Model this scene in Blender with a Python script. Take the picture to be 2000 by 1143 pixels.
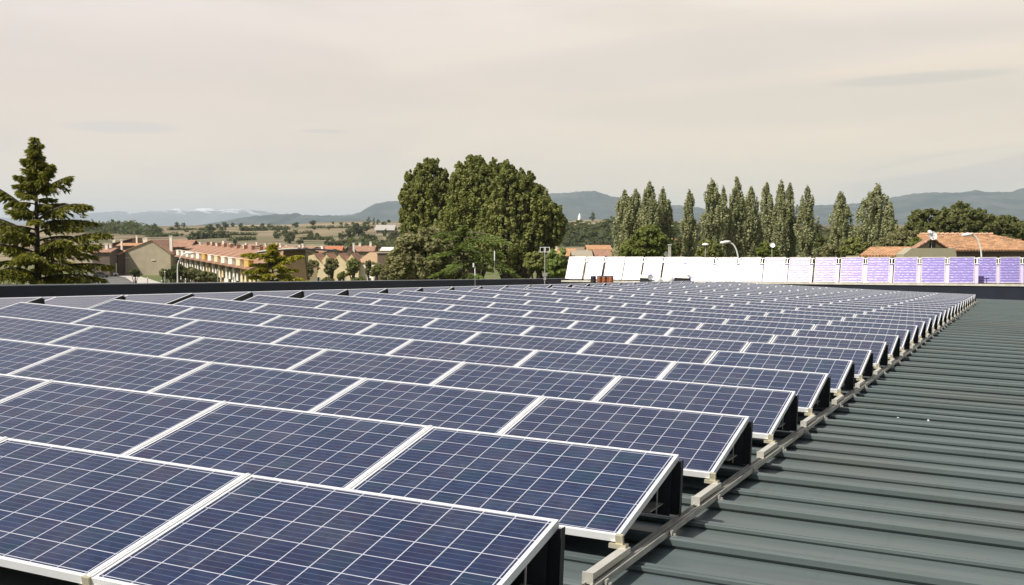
import bpy, math, random
import numpy as np
from mathutils import Vector, Matrix
PI = math.pi
for o in list(bpy.data.objects): bpy.data.objects.remove(o)
SC = bpy.context.scene
COL = SC.collection
# ---------------------------------------------------------------- camera
FPX = 2180.1                      # focal length in pixels of a 2000 px wide picture
PHI = 0.0533872                   # downward pitch
CAMZ = 11.0
cam = bpy.data.objects.new('camera', bpy.data.cameras.new('camera'))
COL.objects.link(cam)
cam.location = (0, 0, CAMZ)
cam.rotation_euler = (PI/2 - PHI, 0, 0)
cam.data.sensor_width = 36
cam.data.lens = 36*FPX/2000
cam.data.clip_start = .1
cam.data.clip_end = 60000
SC.camera = cam
# ---------------------------------------------------------------- sun, sky, exposure
SUN = Vector((-.53, -.38, .77)).normalized()
sl = bpy.data.lights.new('sun', 'SUN')
sl.energy = 5.0; sl.angle = math.radians(.5); sl.color = (1, .955, .88)
so = bpy.data.objects.new('sun', sl); COL.objects.link(so)
so.rotation_euler = SUN.to_track_quat('Z', 'Y').to_euler()
so.location = (0, 0, 60)
SC.view_settings.view_transform = 'Standard'
SC.view_settings.look = 'None'
SC.view_settings.exposure = .28
SC.view_settings.gamma = 1
W = bpy.data.worlds.new('World'); SC.world = W; W.use_nodes = True

class NT:
    """tiny helper round a node tree"""
    def __init__(s, nt): s.t = nt; s.n = nt.nodes; s.l = nt.links
    def add(s, typ, **kw):
        n = s.n.new(typ)
        for k, v in kw.items():
            if k == 'inp':
                for a, b in v.items():
                    if isinstance(b, bpy.types.NodeSocket): s.l.new(b, n.inputs[a])
                    else: n.inputs[a].default_value = b
            else: setattr(n, k, v)
        return n
    def math(s, op, a, b=0., c=0., clamp=False):
        n = s.add('ShaderNodeMath', operation=op, use_clamp=clamp)
        for i, v in enumerate((a, b, c)):
            if isinstance(v, bpy.types.NodeSocket): s.l.new(v, n.inputs[i])
            else: n.inputs[i].default_value = v
        return n.outputs[0]
    def mix(s, f, a, b):
        n = s.add('ShaderNodeMix', data_type='RGBA')
        for k, v in ((0, f), (6, a), (7, b)):
            if isinstance(v, bpy.types.NodeSocket): s.l.new(v, n.inputs[k])
            else: n.inputs[k].default_value = v if k == 0 else (*v[:3], 1)
        return n.outputs[2]
    def ramp(s, f, *stops, interp='LINEAR'):
        n = s.add('ShaderNodeValToRGB'); cr = n.color_ramp; cr.interpolation = interp
        while len(cr.elements) < len(stops): cr.elements.new(.5)
        for e, (p, c) in zip(cr.elements, stops):
            e.position = p; e.color = (*c, 1) if len(c) == 3 else c
        s.l.new(f, n.inputs[0]); return n.outputs[0]
    def noise(s, vec, scale, detail=4, rough=.55, dist=0):
        n = s.add('ShaderNodeTexNoise', inp={'Scale': scale, 'Detail': detail, 'Roughness': rough, 'Distortion': dist})
        if vec is not None: s.l.new(vec, n.inputs['Vector'])
        return n.outputs['Fac']
    def mapping(s, vec, scale=(1, 1, 1), loc=(0, 0, 0), rot=(0, 0, 0)):
        n = s.add('ShaderNodeMapping', inp={'Scale': scale, 'Location': loc, 'Rotation': rot})
        s.l.new(vec, n.inputs['Vector']); return n.outputs[0]
    def smooth(s, v, a, b, lo=0., hi=1.):
        n = s.add('ShaderNodeMapRange', interpolation_type='SMOOTHSTEP',
                  inp={'From Min': a, 'From Max': b, 'To Min': lo, 'To Max': hi})
        s.l.new(v, n.inputs[0]); return n.outputs[0]

# the sky: Nishita blue high up, seen through a bright veil of thin cloud that thickens to the horizon
t = NT(W.node_tree)
bg = t.n['Background']
sky = t.add('ShaderNodeTexSky', sky_type='NISHITA', sun_disc=False)
sky.sun_elevation = math.asin(SUN.z); sky.sun_rotation = math.atan2(SUN.x, SUN.y)
sky.air_density = 1.2; sky.dust_density = 3
tc = t.add('ShaderNodeTexCoord').outputs['Generated']
sep = t.add('ShaderNodeSeparateXYZ'); t.l.new(tc, sep.inputs[0])
az = t.math('ARCTAN2', sep.outputs[0], sep.outputs[1])
el = t.math('ARCSINE', sep.outputs[2])
cmb = t.add('ShaderNodeCombineXYZ'); t.l.new(az, cmb.inputs[0]); t.l.new(el, cmb.inputs[1]); ae = cmb.outputs[0]
n1 = t.noise(t.mapping(ae, (2.6, 12, 1), (3, 0, 0), (0, 0, -.10)), 1.3, 6, .55, .4)
n2 = t.noise(t.mapping(ae, (9, 26, 1), (1, 4, 0), (0, 0, .06)), 1.6, 6, .6, .6)
# veil colour by elevation, radiance in view units
veil = t.ramp(t.math('MULTIPLY', el, 2.5), (0, (.90, .83, .72)), (.11, (.93, .84, .70)), (.30, (.875, .785, .695)), (.50, (.93, .85, .81)), (.85, (.72, .68, .67)), (1, (.62, .61, .63)))
veil = t.mix(t.smooth(n1, .38, .66, 0, .5), veil, (.77, .71, .655))
veil = t.mix(t.smooth(n2, .50, .78, 0, .22), veil, (.96, .87, .74))
# cooler towards the west (left), warmer towards the right
warm = t.smooth(az, -.45, .45, 0, 1)
vm = t.add('ShaderNodeMix', data_type='RGBA', blend_type='MULTIPLY'); vm.inputs[0].default_value = 1
t.l.new(veil, vm.inputs[6]); t.l.new(t.mix(warm, (.945, .925, .92), (1.0, .975, .90)), vm.inputs[7]); veil = vm.outputs[2]
def cloud(azc, elc, ra, re, col, amt, tilt=0, edge=.5, ns=20):
    global veil
    a = t.math('SUBTRACT', az, azc); e = t.math('SUBTRACT', el, elc)
    e = t.math('ADD', e, t.math('MULTIPLY', a, -tilt))
    w = t.math('MULTIPLY', t.math('SUBTRACT', t.noise(t.mapping(ae, (1, 3, 1)), ns, 5, .6), .5), 1.5)
    d = t.math('ADD', t.math('POWER', t.math('ABSOLUTE', t.math('DIVIDE', a, ra)), 2.), t.math('POWER', t.math('ABSOLUTE', t.math('DIVIDE', e, re)), 2.))
    d = t.math('ADD', d, w)
    veil = t.mix(t.smooth(d, 1+edge, 1-edge, 0, amt), veil, col)
def azel(x, y): return math.atan2(x-1000, FPX), math.atan2(455-y, math.hypot(FPX, x-1000))
def cl(x, y, rx, ry, *a, **k): cloud(*azel(x, y), rx/FPX, ry/FPX, *a, **k)
cl(245, 250, 95, 11, (.70, .65, .62), .6, edge=.7, ns=9)
cl(636, 258, 40, 4, (.66, .62, .59), .5)
cl(1790, 156, 150, 10, (.62, .595, .54), .6, tilt=.03, edge=.8)
cl(1450, 105, 520, 45, (.70, .65, .61), .45, tilt=.08, edge=.9, ns=5)
cl(1640, 200, 420, 40, (.70, .655, .58), .40, tilt=.04, edge=.9, ns=5)
cl(580, 358, 130, 24, (.93, .82, .67), .5, edge=.9, ns=9)
cl(1860, 345, 190, 42, (.66, .62, .57), .55, tilt=.12, edge=.6, ns=9)
cl(1830, 322, 150, 12, (.92, .82, .64), .55, tilt=.16, edge=.8, ns=12)
cl(1190, 372, 170, 18, (.90, .77, .61), .4, edge=.9, ns=9)
nis = t.add('ShaderNodeMix', data_type='RGBA', blend_type='MULTIPLY'); nis.inputs[0].default_value = 1
t.l.new(sky.outputs[0], nis.inputs[6]); nis.inputs[7].default_value = (.085, .085, .085, 1)
cover = t.smooth(el, .30, .95, 1, .30)
behind = t.smooth(t.math('ABSOLUTE', az), .95, 1.9, 1, .38)      # thinner veil, more blue, in the south behind the camera
cover = t.math('MULTIPLY', cover, behind)
below = t.smooth(el, -.30, -.01, .25, 1)
skyc = t.mix(cover, nis.outputs[2], veil)
vm2 = t.add('ShaderNodeMix', data_type='RGBA', blend_type='MULTIPLY'); vm2.inputs[0].default_value = 1
t.l.new(skyc, vm2.inputs[6]); t.l.new(below, vm2.inputs[7])
t.l.new(vm2.outputs[2], bg.inputs[0]); bg.inputs[1].default_value = .84

# ---------------------------------------------------------------- materials
MATS = {}
def mat(name, col, rough=.7, metal=0., var=.12, scale=3., spec=.5, bump=0., bscale=20., col2=None, coords='Object', fn=None, coat=0.):
    if name in MATS: return MATS[name]
    m = bpy.data.materials.new(name); m.use_nodes = True; t = NT(m.node_tree)
    b = t.n['Principled BSDF']; b.inputs['Roughness'].default_value = rough; b.inputs['Metallic'].default_value = metal
    b.inputs['Specular IOR Level'].default_value = spec; b.inputs['Coat Weight'].default_value = coat
    tc = t.add('ShaderNodeTexCoord').outputs[coords]
    c2 = col2 or tuple(min(1, c*(1-2*var)) for c in col)
    n = t.noise(tc, scale, 5, .6)
    c = t.mix(t.smooth(n, .32, .68), col, c2)
    if fn: c = fn(t, tc, c, b) or c
    t.l.new(c, b.inputs['Base Color'])
    if bump:
        bn = t.add('ShaderNodeBump', inp={'Strength': bump, 'Distance': .02}); t.l.new(t.noise(tc, bscale, 4), bn.inputs['Height']); t.l.new(bn.outputs[0], b.inputs['Normal'])
    MATS[name] = m; return m

M_alu = mat('aluminium', (.88, .88, .875), .42, .4, .03, 4)
M_alu_dull = mat('dull_aluminium', (.50, .485, .43), .5, .45, .15, 6)
M_cframe = mat('bronze_frame', (.30, .28, .24), .5, .5, .1, 4)
M_dark = mat('dark_steel', (.025, .026, .03), .55, .2, .2, 8)
M_blk = mat('black_backsheet', (.018, .018, .02), .6)
M_copper = mat('rust_brown_paint', (.36, .13, .05), .45, .1, .25, 4)
M_white = mat('white_paint', (.80, .78, .74), .5, 0, .06, 4)
M_navy = mat('navy_cladding', (.018, .022, .034), .45, .3, .12, 1.2)
M_coping = mat('grey_coping', (.22, .23, .24), .45, .6, .08, 2)

def glassfn(t, tc, c, b):
    sp = t.add('ShaderNodeSeparateXYZ'); t.l.new(tc, sp.inputs[0])
    u = t.math('MULTIPLY', t.math('ADD', sp.outputs[0], 1.612), 10/1.574)
    v = t.math('MULTIPLY', t.math('SUBTRACT', sp.outputs[1], .040), 6/.9955)
    fu = t.math('FRACT', u); fv = t.math('FRACT', v)
    def edge(fr, w):   # 1 on a line of half width w round integer
        d = t.math('MINIMUM', fr, t.math('SUBTRACT', 1., fr)); return t.math('LESS_THAN', d, w)
    line = t.math('MAXIMUM', edge(fu, .017), edge(fv, .016))
    def bus(pos): return t.math('LESS_THAN', t.math('ABSOLUTE', t.math('SUBTRACT', fv, pos)), .011)
    bl = t.math('MAXIMUM', bus(.25), t.math('MAXIMUM', bus(.5), bus(.75)))
    cc = t.add('ShaderNodeCombineXYZ'); t.l.new(t.math('FLOOR', u), cc.inputs[0]); t.l.new(t.math('FLOOR', v), cc.inputs[1])
    oi = t.add('ShaderNodeObjectInfo').outputs['Random']; t.l.new(t.math('MULTIPLY', oi, 50.), cc.inputs[2])
    wn = t.add('ShaderNodeTexWhiteNoise'); t.l.new(cc.outputs[0], wn.inputs['Vector'])
    vo = t.add('ShaderNodeTexVoronoi', inp={'Scale': 26.}); 
    va = t.add('ShaderNodeVectorMath', operation='ADD'); t.l.new(tc, va.inputs[0]); t.l.new(cc.outputs[0], va.inputs[1]); t.l.new(va.outputs[0], vo.inputs['Vector'])
    g = t.add('ShaderNodeSeparateColor'); t.l.new(vo.outputs['Color'], g.inputs[0])
    base = t.mix(wn.outputs['Value'], (.002, .013, .046), (.009, .020, .062))
    base = t.mix(t.math('MULTIPLY', g.outputs[0], .55), base, (.014, .038, .105))
    base = t.mix(t.smooth(t.noise(va.outputs[0], 3.2, 5, .65), .46, .66, 0, .55), base, (.020, .015, .050))
    base = t.mix(t.smooth(t.noise(va.outputs[0], 2.1, 5, .65), .50, .68, 0, .6), base, (.004, .034, .060))
    base = t.mix(t.math('MULTIPLY', t.math('FRACT', t.math('MULTIPLY', oi, 7.3)), .35), base, (.020, .018, .046))
    base = t.mix(t.math('MULTIPLY', bl, .5), base, (.12, .15, .20))
    base = t.mix(line, base, (.43, .44, .50))
    # dust and a few bird droppings
    du = t.noise(tc, 2.6, 6, .65)
    base = t.mix(t.smooth(du, .42, .8, .01, .10), base, (.34, .31, .28))
    vd = t.add('ShaderNodeTexVoronoi', inp={'Scale': 1.35}); va2 = t.add('ShaderNodeVectorMath', operation='ADD'); t.l.new(tc, va2.inputs[0])
    cb = t.add('ShaderNodeCombineXYZ'); t.l.new(t.math('MULTIPLY', oi, 91.), cb.inputs[0]); t.l.new(t.math('MULTIPLY', oi, 37.), cb.inputs[2]); t.l.new(cb.outputs[0], va2.inputs[1]); t.l.new(va2.outputs[0], vd.inputs['Vector'])
    spot = t.math('LESS_THAN', t.math('ADD', vd.outputs['Distance'], t.math('MULTIPLY', t.noise(tc, 60, 2), .012)), .0155)
    base = t.mix(spot, base, (.72, .70, .66))
    b.inputs['Roughness'].default_value = .14
    b.inputs['IOR'].default_value = 1.27
    b.inputs['Sheen Weight'].default_value = .16; b.inputs['Sheen Roughness'].default_value = .22; b.inputs['Sheen Tint'].default_value = (.9, .85, .8, 1)
    return base
M_glass = mat('solar_cells', (.02, .02, .06), .16, fn=glassfn)

def roofpaint(t, tc, c, b):
    sp = t.mapping(tc, (.22, 7, 1)); n = t.noise(sp, 1.4, 6, .65)
    n3 = t.noise(t.mapping(tc, (.5, .5, .5)), .5, 4)
    c = t.mix(t.smooth(n, .35, .72, 0, .65), (.104, .129, .128), (.062, .078, .079))
    c = t.mix(t.smooth(n3, .45, .75, 0, .5), c, (.118, .116, .096))
    st = t.noise(t.mapping(tc, (9, .35, 1)), 1.0, 5, .7)
    c = t.mix(t.smooth(st, .56, .74, 0, .30), c, (.060, .066, .060))
    s = t.noise(tc, 46, 3, .7)
    c = t.mix(t.smooth(s, .62, .75, 0, .35), c, (.085, .09, .085))
    b.inputs['Roughness'].default_value = .45; b.inputs['IOR'].default_value = 1.40
    return c
M_roof = mat('roof_sheet_paint', (.07, .085, .08), .42, .0, fn=roofpaint, spec=.5, bump=.10, bscale=3.)

def absorb(t, tc, c, b):
    w = t.add('ShaderNodeTexWave', wave_type='BANDS', bands_direction='Y', inp={'Scale': 2.0, 'Distortion': 1.8, 'Detail': 1.5, 'Detail Scale': 2.2, 'Detail Roughness': .6})
    oi = t.add('ShaderNodeObjectInfo').outputs['Random']
    va = t.add('ShaderNodeVectorMath', operation='ADD'); t.l.new(tc, va.inputs[0]); cb = t.add('ShaderNodeCombineXYZ'); t.l.new(t.math('MULTIPLY', oi, 40.), cb.inputs[0]); t.l.new(cb.outputs[0], va.inputs[1])
    t.l.new(t.mapping(va.outputs[0], (1.1, 1, 1)), w.inputs['Vector'])
    bn = t.add('ShaderNodeBump', inp={'Strength': 1.0, 'Distance': .0105}); t.l.new(w.outputs['Fac'], bn.inputs['Height']); t.l.new(bn.outputs[0], b.inputs['Normal'])
    b.inputs['Coat Weight'].default_value = .30; b.inputs['Coat Roughness'].default_value = .30
    return t.mix(t.smooth(w.outputs['Fac'], .3, .7), (.115, .090, .235), (.21, .175, .39))
M_absorb = mat('purple_absorber', (.2, .1, .45), .31, .65, fn=absorb)

def foliage(name, c1, c2, c3=None, nscale=.45, trans=.40):
    g_ = lambda c: (c[0]*1.28+.006, c[1]*1.22+.004, c[2]*1.25) if c else c
    c1, c2, c3 = g_(c1), g_(c2), g_(c3)
    if name in MATS: return MATS[name]
    m = bpy.data.materials.new(name); m.use_nodes = True; t = NT(m.node_tree)
    b = t.n['Principled BSDF']; out = t.n['Material Output']
    tc = t.add('ShaderNodeTexCoord').outputs['Object']
    c = t.mix(t.smooth(t.noise(tc, nscale, 4, .6), .35, .65), c1, c2)
    g = t.add('ShaderNodeNewGeometry').outputs['Random Per Island']
    c = t.mix(t.math('MULTIPLY', g, .55), c, c3 or c2)
    t.l.new(c, b.inputs['Base Color']); b.inputs['Roughness'].default_value = .65; b.inputs['Specular IOR Level'].default_value = .25
    tr = t.add('ShaderNodeBsdfTranslucent'); t.l.new(t.mix(.5, c, (.26, .30, .05)), tr.inputs[0])
    ms = t.add('ShaderNodeMixShader', inp={0: trans}); t.l.new(b.outputs[0], ms.inputs[1]); t.l.new(tr.outputs[0], ms.inputs[2])
    t.l.new(ms.outputs[0], out.inputs[0]); MATS[name] = m; return m
F_pop = foliage('poplar_leaves', (.15, .175, .085), (.26, .28, .14), (.42, .43, .25))
F_big = foliage('broadleaf_leaves', (.100, .125, .030), (.175, .200, .052), (.29, .30, .11))
F_dull = foliage('dull_leaves', (.10, .11, .042), (.17, .17, .075), (.25, .24, .12))
F_ced = foliage('cedar_needles', (.028, .042, .012), (.085, .10, .016), (.36, .34, .035), .9)
F_cedg = foliage('green_cedar_needles', (.085, .135, .03), (.14, .20, .05), (.20, .25, .07), .6)
F_yel = foliage('yellow_green_needles', (.13, .15, .012), (.28, .27, .02), (.42, .36, .03), .6)
F_rnd = foliage('pine_leaves', (.065, .085, .028), (.11, .125, .040), (.18, .185, .07))
F_far = foliage('far_leaves', (.030, .045, .018), (.055, .068, .028), (.075, .085, .04), .2)
M_bark = mat('bark', (.075, .055, .038), .85, 0, .25, 5, bump=.4)

def tilefn(t, tc, c, b):
    w = t.add('ShaderNodeTexWave', wave_type='BANDS', bands_direction='X', inp={'Scale': 1.3, 'Distortion': .6, 'Detail': 2.}); t.l.new(tc, w.inputs['Vector'])
    n = t.noise(t.mapping(tc, (3, 2, 3)), 1.2, 4, .7)
    c = t.mix(t.smooth(w.outputs['Fac'], .1, .6, .35, 0), c, (.16, .07, .04))
    c = t.mix(t.smooth(n, .50, .72, 0, .6), c, (.70, .50, .33))
    bn = t.add('ShaderNodeBump', inp={'Strength': .6, 'Distance': .06}); t.l.new(w.outputs['Fac'], bn.inputs['Height']); t.l.new(bn.outputs[0], b.inputs['Normal'])
    return c
M_tile = mat('orange_roof_tiles', (.56, .30, .15), .85, 0, .2, 1.3, fn=tilefn, spec=.2)
M_tilep = mat('pink_brown_roof_tiles', (.36, .20, .135), .85, 0, .15, .6, fn=tilefn, spec=.2)
M_tan = mat('tan_render', (.42, .36, .25), .9, 0, .08, .5, spec=.2)
M_tanr = mat('beige_render', (.36, .32, .21), .9, 0, .08, .8, spec=.2)
M_cream = mat('cream_render', (.74, .60, .37), .9, 0, .08, .4, spec=.2)
M_whiter = mat('white_render', (.78, .72, .62), .9, 0, .06, .6, spec=.2)
M_yelr = mat('ochre_render', (.62, .40, .12), .9, 0, .1, .6, spec=.2)
M_brick = mat('brown_brick', (.11, .06, .045), .9, 0, .2, 1.5, spec=.2)
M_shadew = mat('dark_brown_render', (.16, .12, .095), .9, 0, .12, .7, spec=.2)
M_win = mat('window_glass', (.02, .022, .025), .15, 0, .1)
M_reds = mat('red_render', (.40, .09, .05), .9, spec=.2)
M_grnp = mat('green_sheet', (.12, .25, .16), .6)
M_car = mat('white_car_paint', (.70, .70, .70), .25, 0, .03, coat=.6)
M_card = mat('grey_car_paint', (.12, .13, .15), .25, .3, .03, coat=.6)
M_rub = mat('rubber', (.02, .02, .02), .8)

# ---------------------------------------------------------------- mesh helpers
def rotz(a): return Matrix.Rotation(a, 3, 'Z')
class MB:
    def __init__(s): s.v = []; s.f = []
    def poly(s, pts, faces):
        k = len(s.v); s.v += [tuple(p) for p in pts]; s.f += [tuple(i+k for i in f) for f in faces]
    def box(s, x0, x1, y0, y1, z0, z1, R=None, o=None):
        P = [Vector((x, y, z)) for z in (z0, z1) for y in (y0, y1) for x in (x0, x1)]
        if R is not None: P = [R @ p for p in P]
        if o is not None: P = [p+Vector(o) for p in P]
        s.poly(P, [(0, 2, 3, 1), (4, 5, 7, 6), (0, 1, 5, 4), (2, 6, 7, 3), (0, 4, 6, 2), (1, 3, 7, 5)]); return s
    def tube(s, pts, rad, n=8, cap=True):
        pts = [Vector(p) for p in pts]
        if not hasattr(rad, '__len__'): rad = [rad]*len(pts)
        k = len(s.v); rings = []
        for i, p in enumerate(pts):
            d = (pts[min(i+1, len(pts)-1)]-pts[max(i-1, 0)]).normalized()
            a = d.cross(Vector((0, 0, 1)) if abs(d.z) < .9 else Vector((1, 0, 0))).normalized(); b = d.cross(a)
            for j in range(n):
                an = 2*PI*j/n; s.v.append(tuple(p+(a*math.cos(an)+b*math.sin(an))*rad[i]))
        for i in range(len(pts)-1):
            for j in range(n):
                j2 = (j+1) % n; s.f.append((k+i*n+j, k+i*n+j2, k+(i+1)*n+j2, k+(i+1)*n+j))
        if cap:
            s.f.append(tuple(k+j for j in range(n))[::-1]); s.f.append(tuple(k+(len(pts)-1)*n+j for j in range(n)))
        return s
    def lathe(s, prof, n=16, o=(0, 0, 0), R=None):
        k = len(s.v); o = Vector(o)
        for r, z in prof:
            for j in range(n):
                an = 2*PI*j/n; p = Vector((r*math.cos(an), r*math.sin(an), z))
                if R is not None: p = R @ p
                s.v.append(tuple(p+o))
        for i in range(len(prof)-1):
            for j in range(n):
                j2 = (j+1) % n; s.f.append((k+i*n+j, k+i*n+j2, k+(i+1)*n+j2, k+(i+1)*n+j))
        return s
    def prism(s, poly, y0, y1, R=None, o=None):      # polygon in xz pushed along y
        n = len(poly); P = [Vector((x, y0, z)) for x, z in poly]+[Vector((x, y1, z)) for x, z in poly]
        if R is not None: P = [R @ p for p in P]
        if o is not None: P = [p+Vector(o) for p in P]
        s.poly(P, [tuple(range(n)), tuple(range(2*n-1, n-1, -1))]+[(i, i+n, (i+1) % n+n, (i+1) % n) for i in range(n)]); return s
    def obj(s, name, m, parent=None, bevel=0, smooth=False):
        me = bpy.data.meshes.new(name); me.from_pydata(s.v, [], s.f); me.materials.append(m)
        if smooth: me.polygons.foreach_set('use_smooth', [True]*len(me.polygons))
        o = bpy.data.objects.new(name, me); COL.objects.link(o)
        if parent is not None: o.parent = parent
        if bevel:
            b = o.modifiers.new('bevel', 'BEVEL'); b.width = bevel; b.segments = 2; b.limit_method = 'ANGLE'
        return o
def tag(o, label=None, cat=None, group=None, kind=None):
    for k, v in (('label', label), ('category', cat), ('group', group), ('kind', kind)):
        if v: o[k] = v
    return o
def thing(name, loc, label, cat, group=None, rz=0):
    o = bpy.data.objects.new(name, None); COL.objects.link(o); o.location = loc; o.rotation_euler = (0, 0, rz)
    o.empty_display_size = .2
    return tag(o, label, cat, group)
def dup(root, label, **kw):
    r = root.copy(); COL.objects.link(r); r['label'] = label
    for ch in root.children:
        c = ch.copy(); COL.objects.link(c); c.parent = r
        for g in ch.children:
            d = g.copy(); COL.objects.link(d); d.parent = c
    return r
ORD = ['first', 'second', 'third', 'fourth', 'fifth', 'sixth', 'seventh', 'eighth', 'ninth', 'tenth', 'eleventh', 'twelfth', 'thirteenth', 'fourteenth', 'fifteenth', 'sixteenth', 'seventeenth', 'eighteenth', 'nineteenth', 'twentieth', 'twenty-first', 'twenty-second', 'twenty-third', 'twenty-fourth', 'twenty-fifth', 'twenty-sixth', 'twenty-seventh', 'twenty-eighth', 'twenty-ninth', 'thirtieth']
ORD += ['thirty-'+q for q in ORD[:9]]+['fortieth']+['forty-'+q for q in ORD[:9]]+['fiftieth']+['fifty-'+q for q in ORD[:9]]+['sixtieth']
def at(px, py, D):
    """world point seen at photo pixel px,py at distance D ahead"""
    c = math.cos(PHI); s = math.sin(PHI); a = (px-1000)/FPX; b = (py-571.5)/FPX
    d = Vector((a, c-s*b, -s-c*b)); return Vector((0, 0, CAMZ))+d*(D/d.y)

# ================================================================ THE ROOF (its own tilted frame)
RA = Matrix(((.90962131, .41365, .03850654), (-.41445624, .90993405, .01568582), (-.02854997, -.03022743, .99913523)))
RO = Vector((-.239281, 3.852833, CAMZ-1.471295))
MA = RA.to_4x4(); MA.translation = RO
P = 1.8874345; TILT = math.radians(13.6724); PW = 1.07555; PX = 1.67; NR = 28; NC = 7
def S(x, y):                    # height of the panels' mounting surface above the frame's plane
    z = .000978*x*x-1.365e-5*y*y+1.145e-4*x*y if x > -12.4 else 0
    if x <= -12.4:
        z0 = S(-12.39, y); z = z0-.012-(-12.4-x)*math.tan(math.radians(4.1))
    if x > 0: z = z*.3
    return z
def RW(x, y, z): return MA @ Vector((x, y, z))

# --- roof sheet: ribs run across the slope (along x)
ys = []; y = -14.0; Y0 = 1.435-.03
k0 = math.floor((-14-Y0)/1.068)
prof = []                                             # one period of the sheet, ribs undercut to darken their near faces
for d, h in ((0, 0), (-.020, .020), (-.022, .052), (-.012, .060), (.030, .062), (.055, .058), (.062, .004), (.30, 0), (.520, .001), (.508, .014), (.506, .032), (.516, .036), (.535, .034), (.538, .010), (.562, .010), (.556, .020), (.558, .033), (.59, .036), (.60, .002), (.85, 0)): prof.append((d, h))
k = k0
while Y0+k*1.068 < 60.2:
    for d, h in prof: ys.append((Y0+k*1.068+d, h))
    k += 1
ys.append((60.3, 0))
xs = [-26.0+.02, -23, -20, -17, -14.5, -12.5, -12.3, -10, -8, -6, -4, -2, 0, 3, 8, 14, 22]
vv = []; ff = []
for y, h in ys:
    for x in xs: vv.append((x, y, S(x, y)-.182+h))
nx = len(xs)
for i in range(len(ys)-1):
    for j in range(nx-1): ff.append((i*nx+j, i*nx+j+1, (i+1)*nx+j+1, (i+1)*nx+j))
m = MB(); m.v = vv; m.f = ff
o = thing('industrial_building', RO, 'large industrial building under the solar array with dark ribbed metal roof', 'building')
o.matrix_world = MA; BLD = o
m.obj('roof', M_roof, BLD)
w = MB()                                              # walls below the roof edges, down to the ground
w.box(-26.3, 22, -14, -13.9, -12, -.35); w.box(-26.6, -26.3, -14, 66, -12.5, -1.9); w.box(21.9, 22, -13.9, 60.1, -12, -.35); w.box(-26.3, 22, 71, 71.2, -13, -1.6)
w.obj('wall', M_shadew, BLD)
# left parapet, follows the roof's edge
L0, L1 = -14., 70.
def zl(y): return -.2522-(y-18.9)*.00224+.006
pm = MB(); pm.poly([(-26.0, L0, -1.9), (-26.0, L1, -1.9), (-26.0, L1, zl(L1)), (-26.0, L0, zl(L0)), (-26.3, L0, -1.9), (-26.3, L1, -1.9), (-26.3, L1, zl(L1)), (-26.3, L0, zl(L0))],
                   [(0, 1, 2, 3), (7, 6, 5, 4), (0, 3, 7, 4), (1, 5, 6, 2), (3, 2, 6, 7)])
pp = thing('parapet', RO, 'long dark navy parapet along the left edge of the roof', 'parapet wall'); pp.matrix_world = MA
pm.obj('wall_panel', M_navy, pp)
cm = MB(); cm.poly([(-25.97, L0, zl(L0)+.002), (-25.97, L1, zl(L1)+.002), (-25.97, L1, zl(L1)+.03), (-25.97, L0, zl(L0)+.03), (-26.34, L0, zl(L0)+.002), (-26.34, L1, zl(L1)+.002), (-26.34, L1, zl(L1)+.03), (-26.34, L0, zl(L0)+.03)],
                   [(0, 1, 2, 3), (7, 6, 5, 4), (0, 3, 7, 4), (1, 5, 6, 2), (3, 2, 6, 7), (0, 4, 5, 1)])
cm.obj('coping', M_coping, pp)
# back parapet with pale coping, the collectors stand on the flat roof behind it
def zb(x): return .6544+(x-2.036)*.0378
def zf(x): return zb(x)-.12
bp = thing('parapet', RO, 'dark parapet at the far end of the roof below the purple collectors', 'parapet wall'); bp.matrix_world = MA
pts = []
XB = [-23.75, -15, -8, 0, 8, 22]
mm = MB()
for x in XB: mm.v += [(x, 60.2, -1.4), (x, 60.2, zb(x)), (x, 60.45, zb(x)), (x, 60.45, -1.4)]
for i in range(len(XB)-1):
    a = i*4; b = a+4; mm.f += [(a, b, b+1, a+1), (a+1, b+1, b+2, a+2), (a+2, b+2, b+3, a+3)]
mm.f += [(0, 1, 2, 3)]
mm.obj('wall_panel', M_navy, bp)
mm = MB()
for x in XB: mm.v += [(x, 60.14, zb(x)-.07), (x, 60.14, zb(x)+.03), (x, 60.5, zb(x)+.03), (x, 60.5, zb(x)-.07)]
for i in range(len(XB)-1):
    a = i*4; b = a+4; mm.f += [(a, b, b+1, a+1), (a+1, b+1, b+2, a+2), (a+2, b+2, b+3, a+3), (a+3, b+3, b, a)]
mm.f += [(0, 1, 2, 3)]
mm.obj('coping', mat('pale_coping', (.62, .58, .48), .6, .1, .12, 3), bp)
mm = MB(); mm.poly([(-23.75, 60.45, zf(-23.75)), (22, 60.45, zf(22)), (22, 71, zf(22)-.3), (-30, 71, zf(-30)-.3)], [(0, 1, 2, 3)])
mm.obj('roof_deck', mat('gravel_deck', (.30, .28, .25), .9, 0, .2, 9), BLD)

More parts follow.
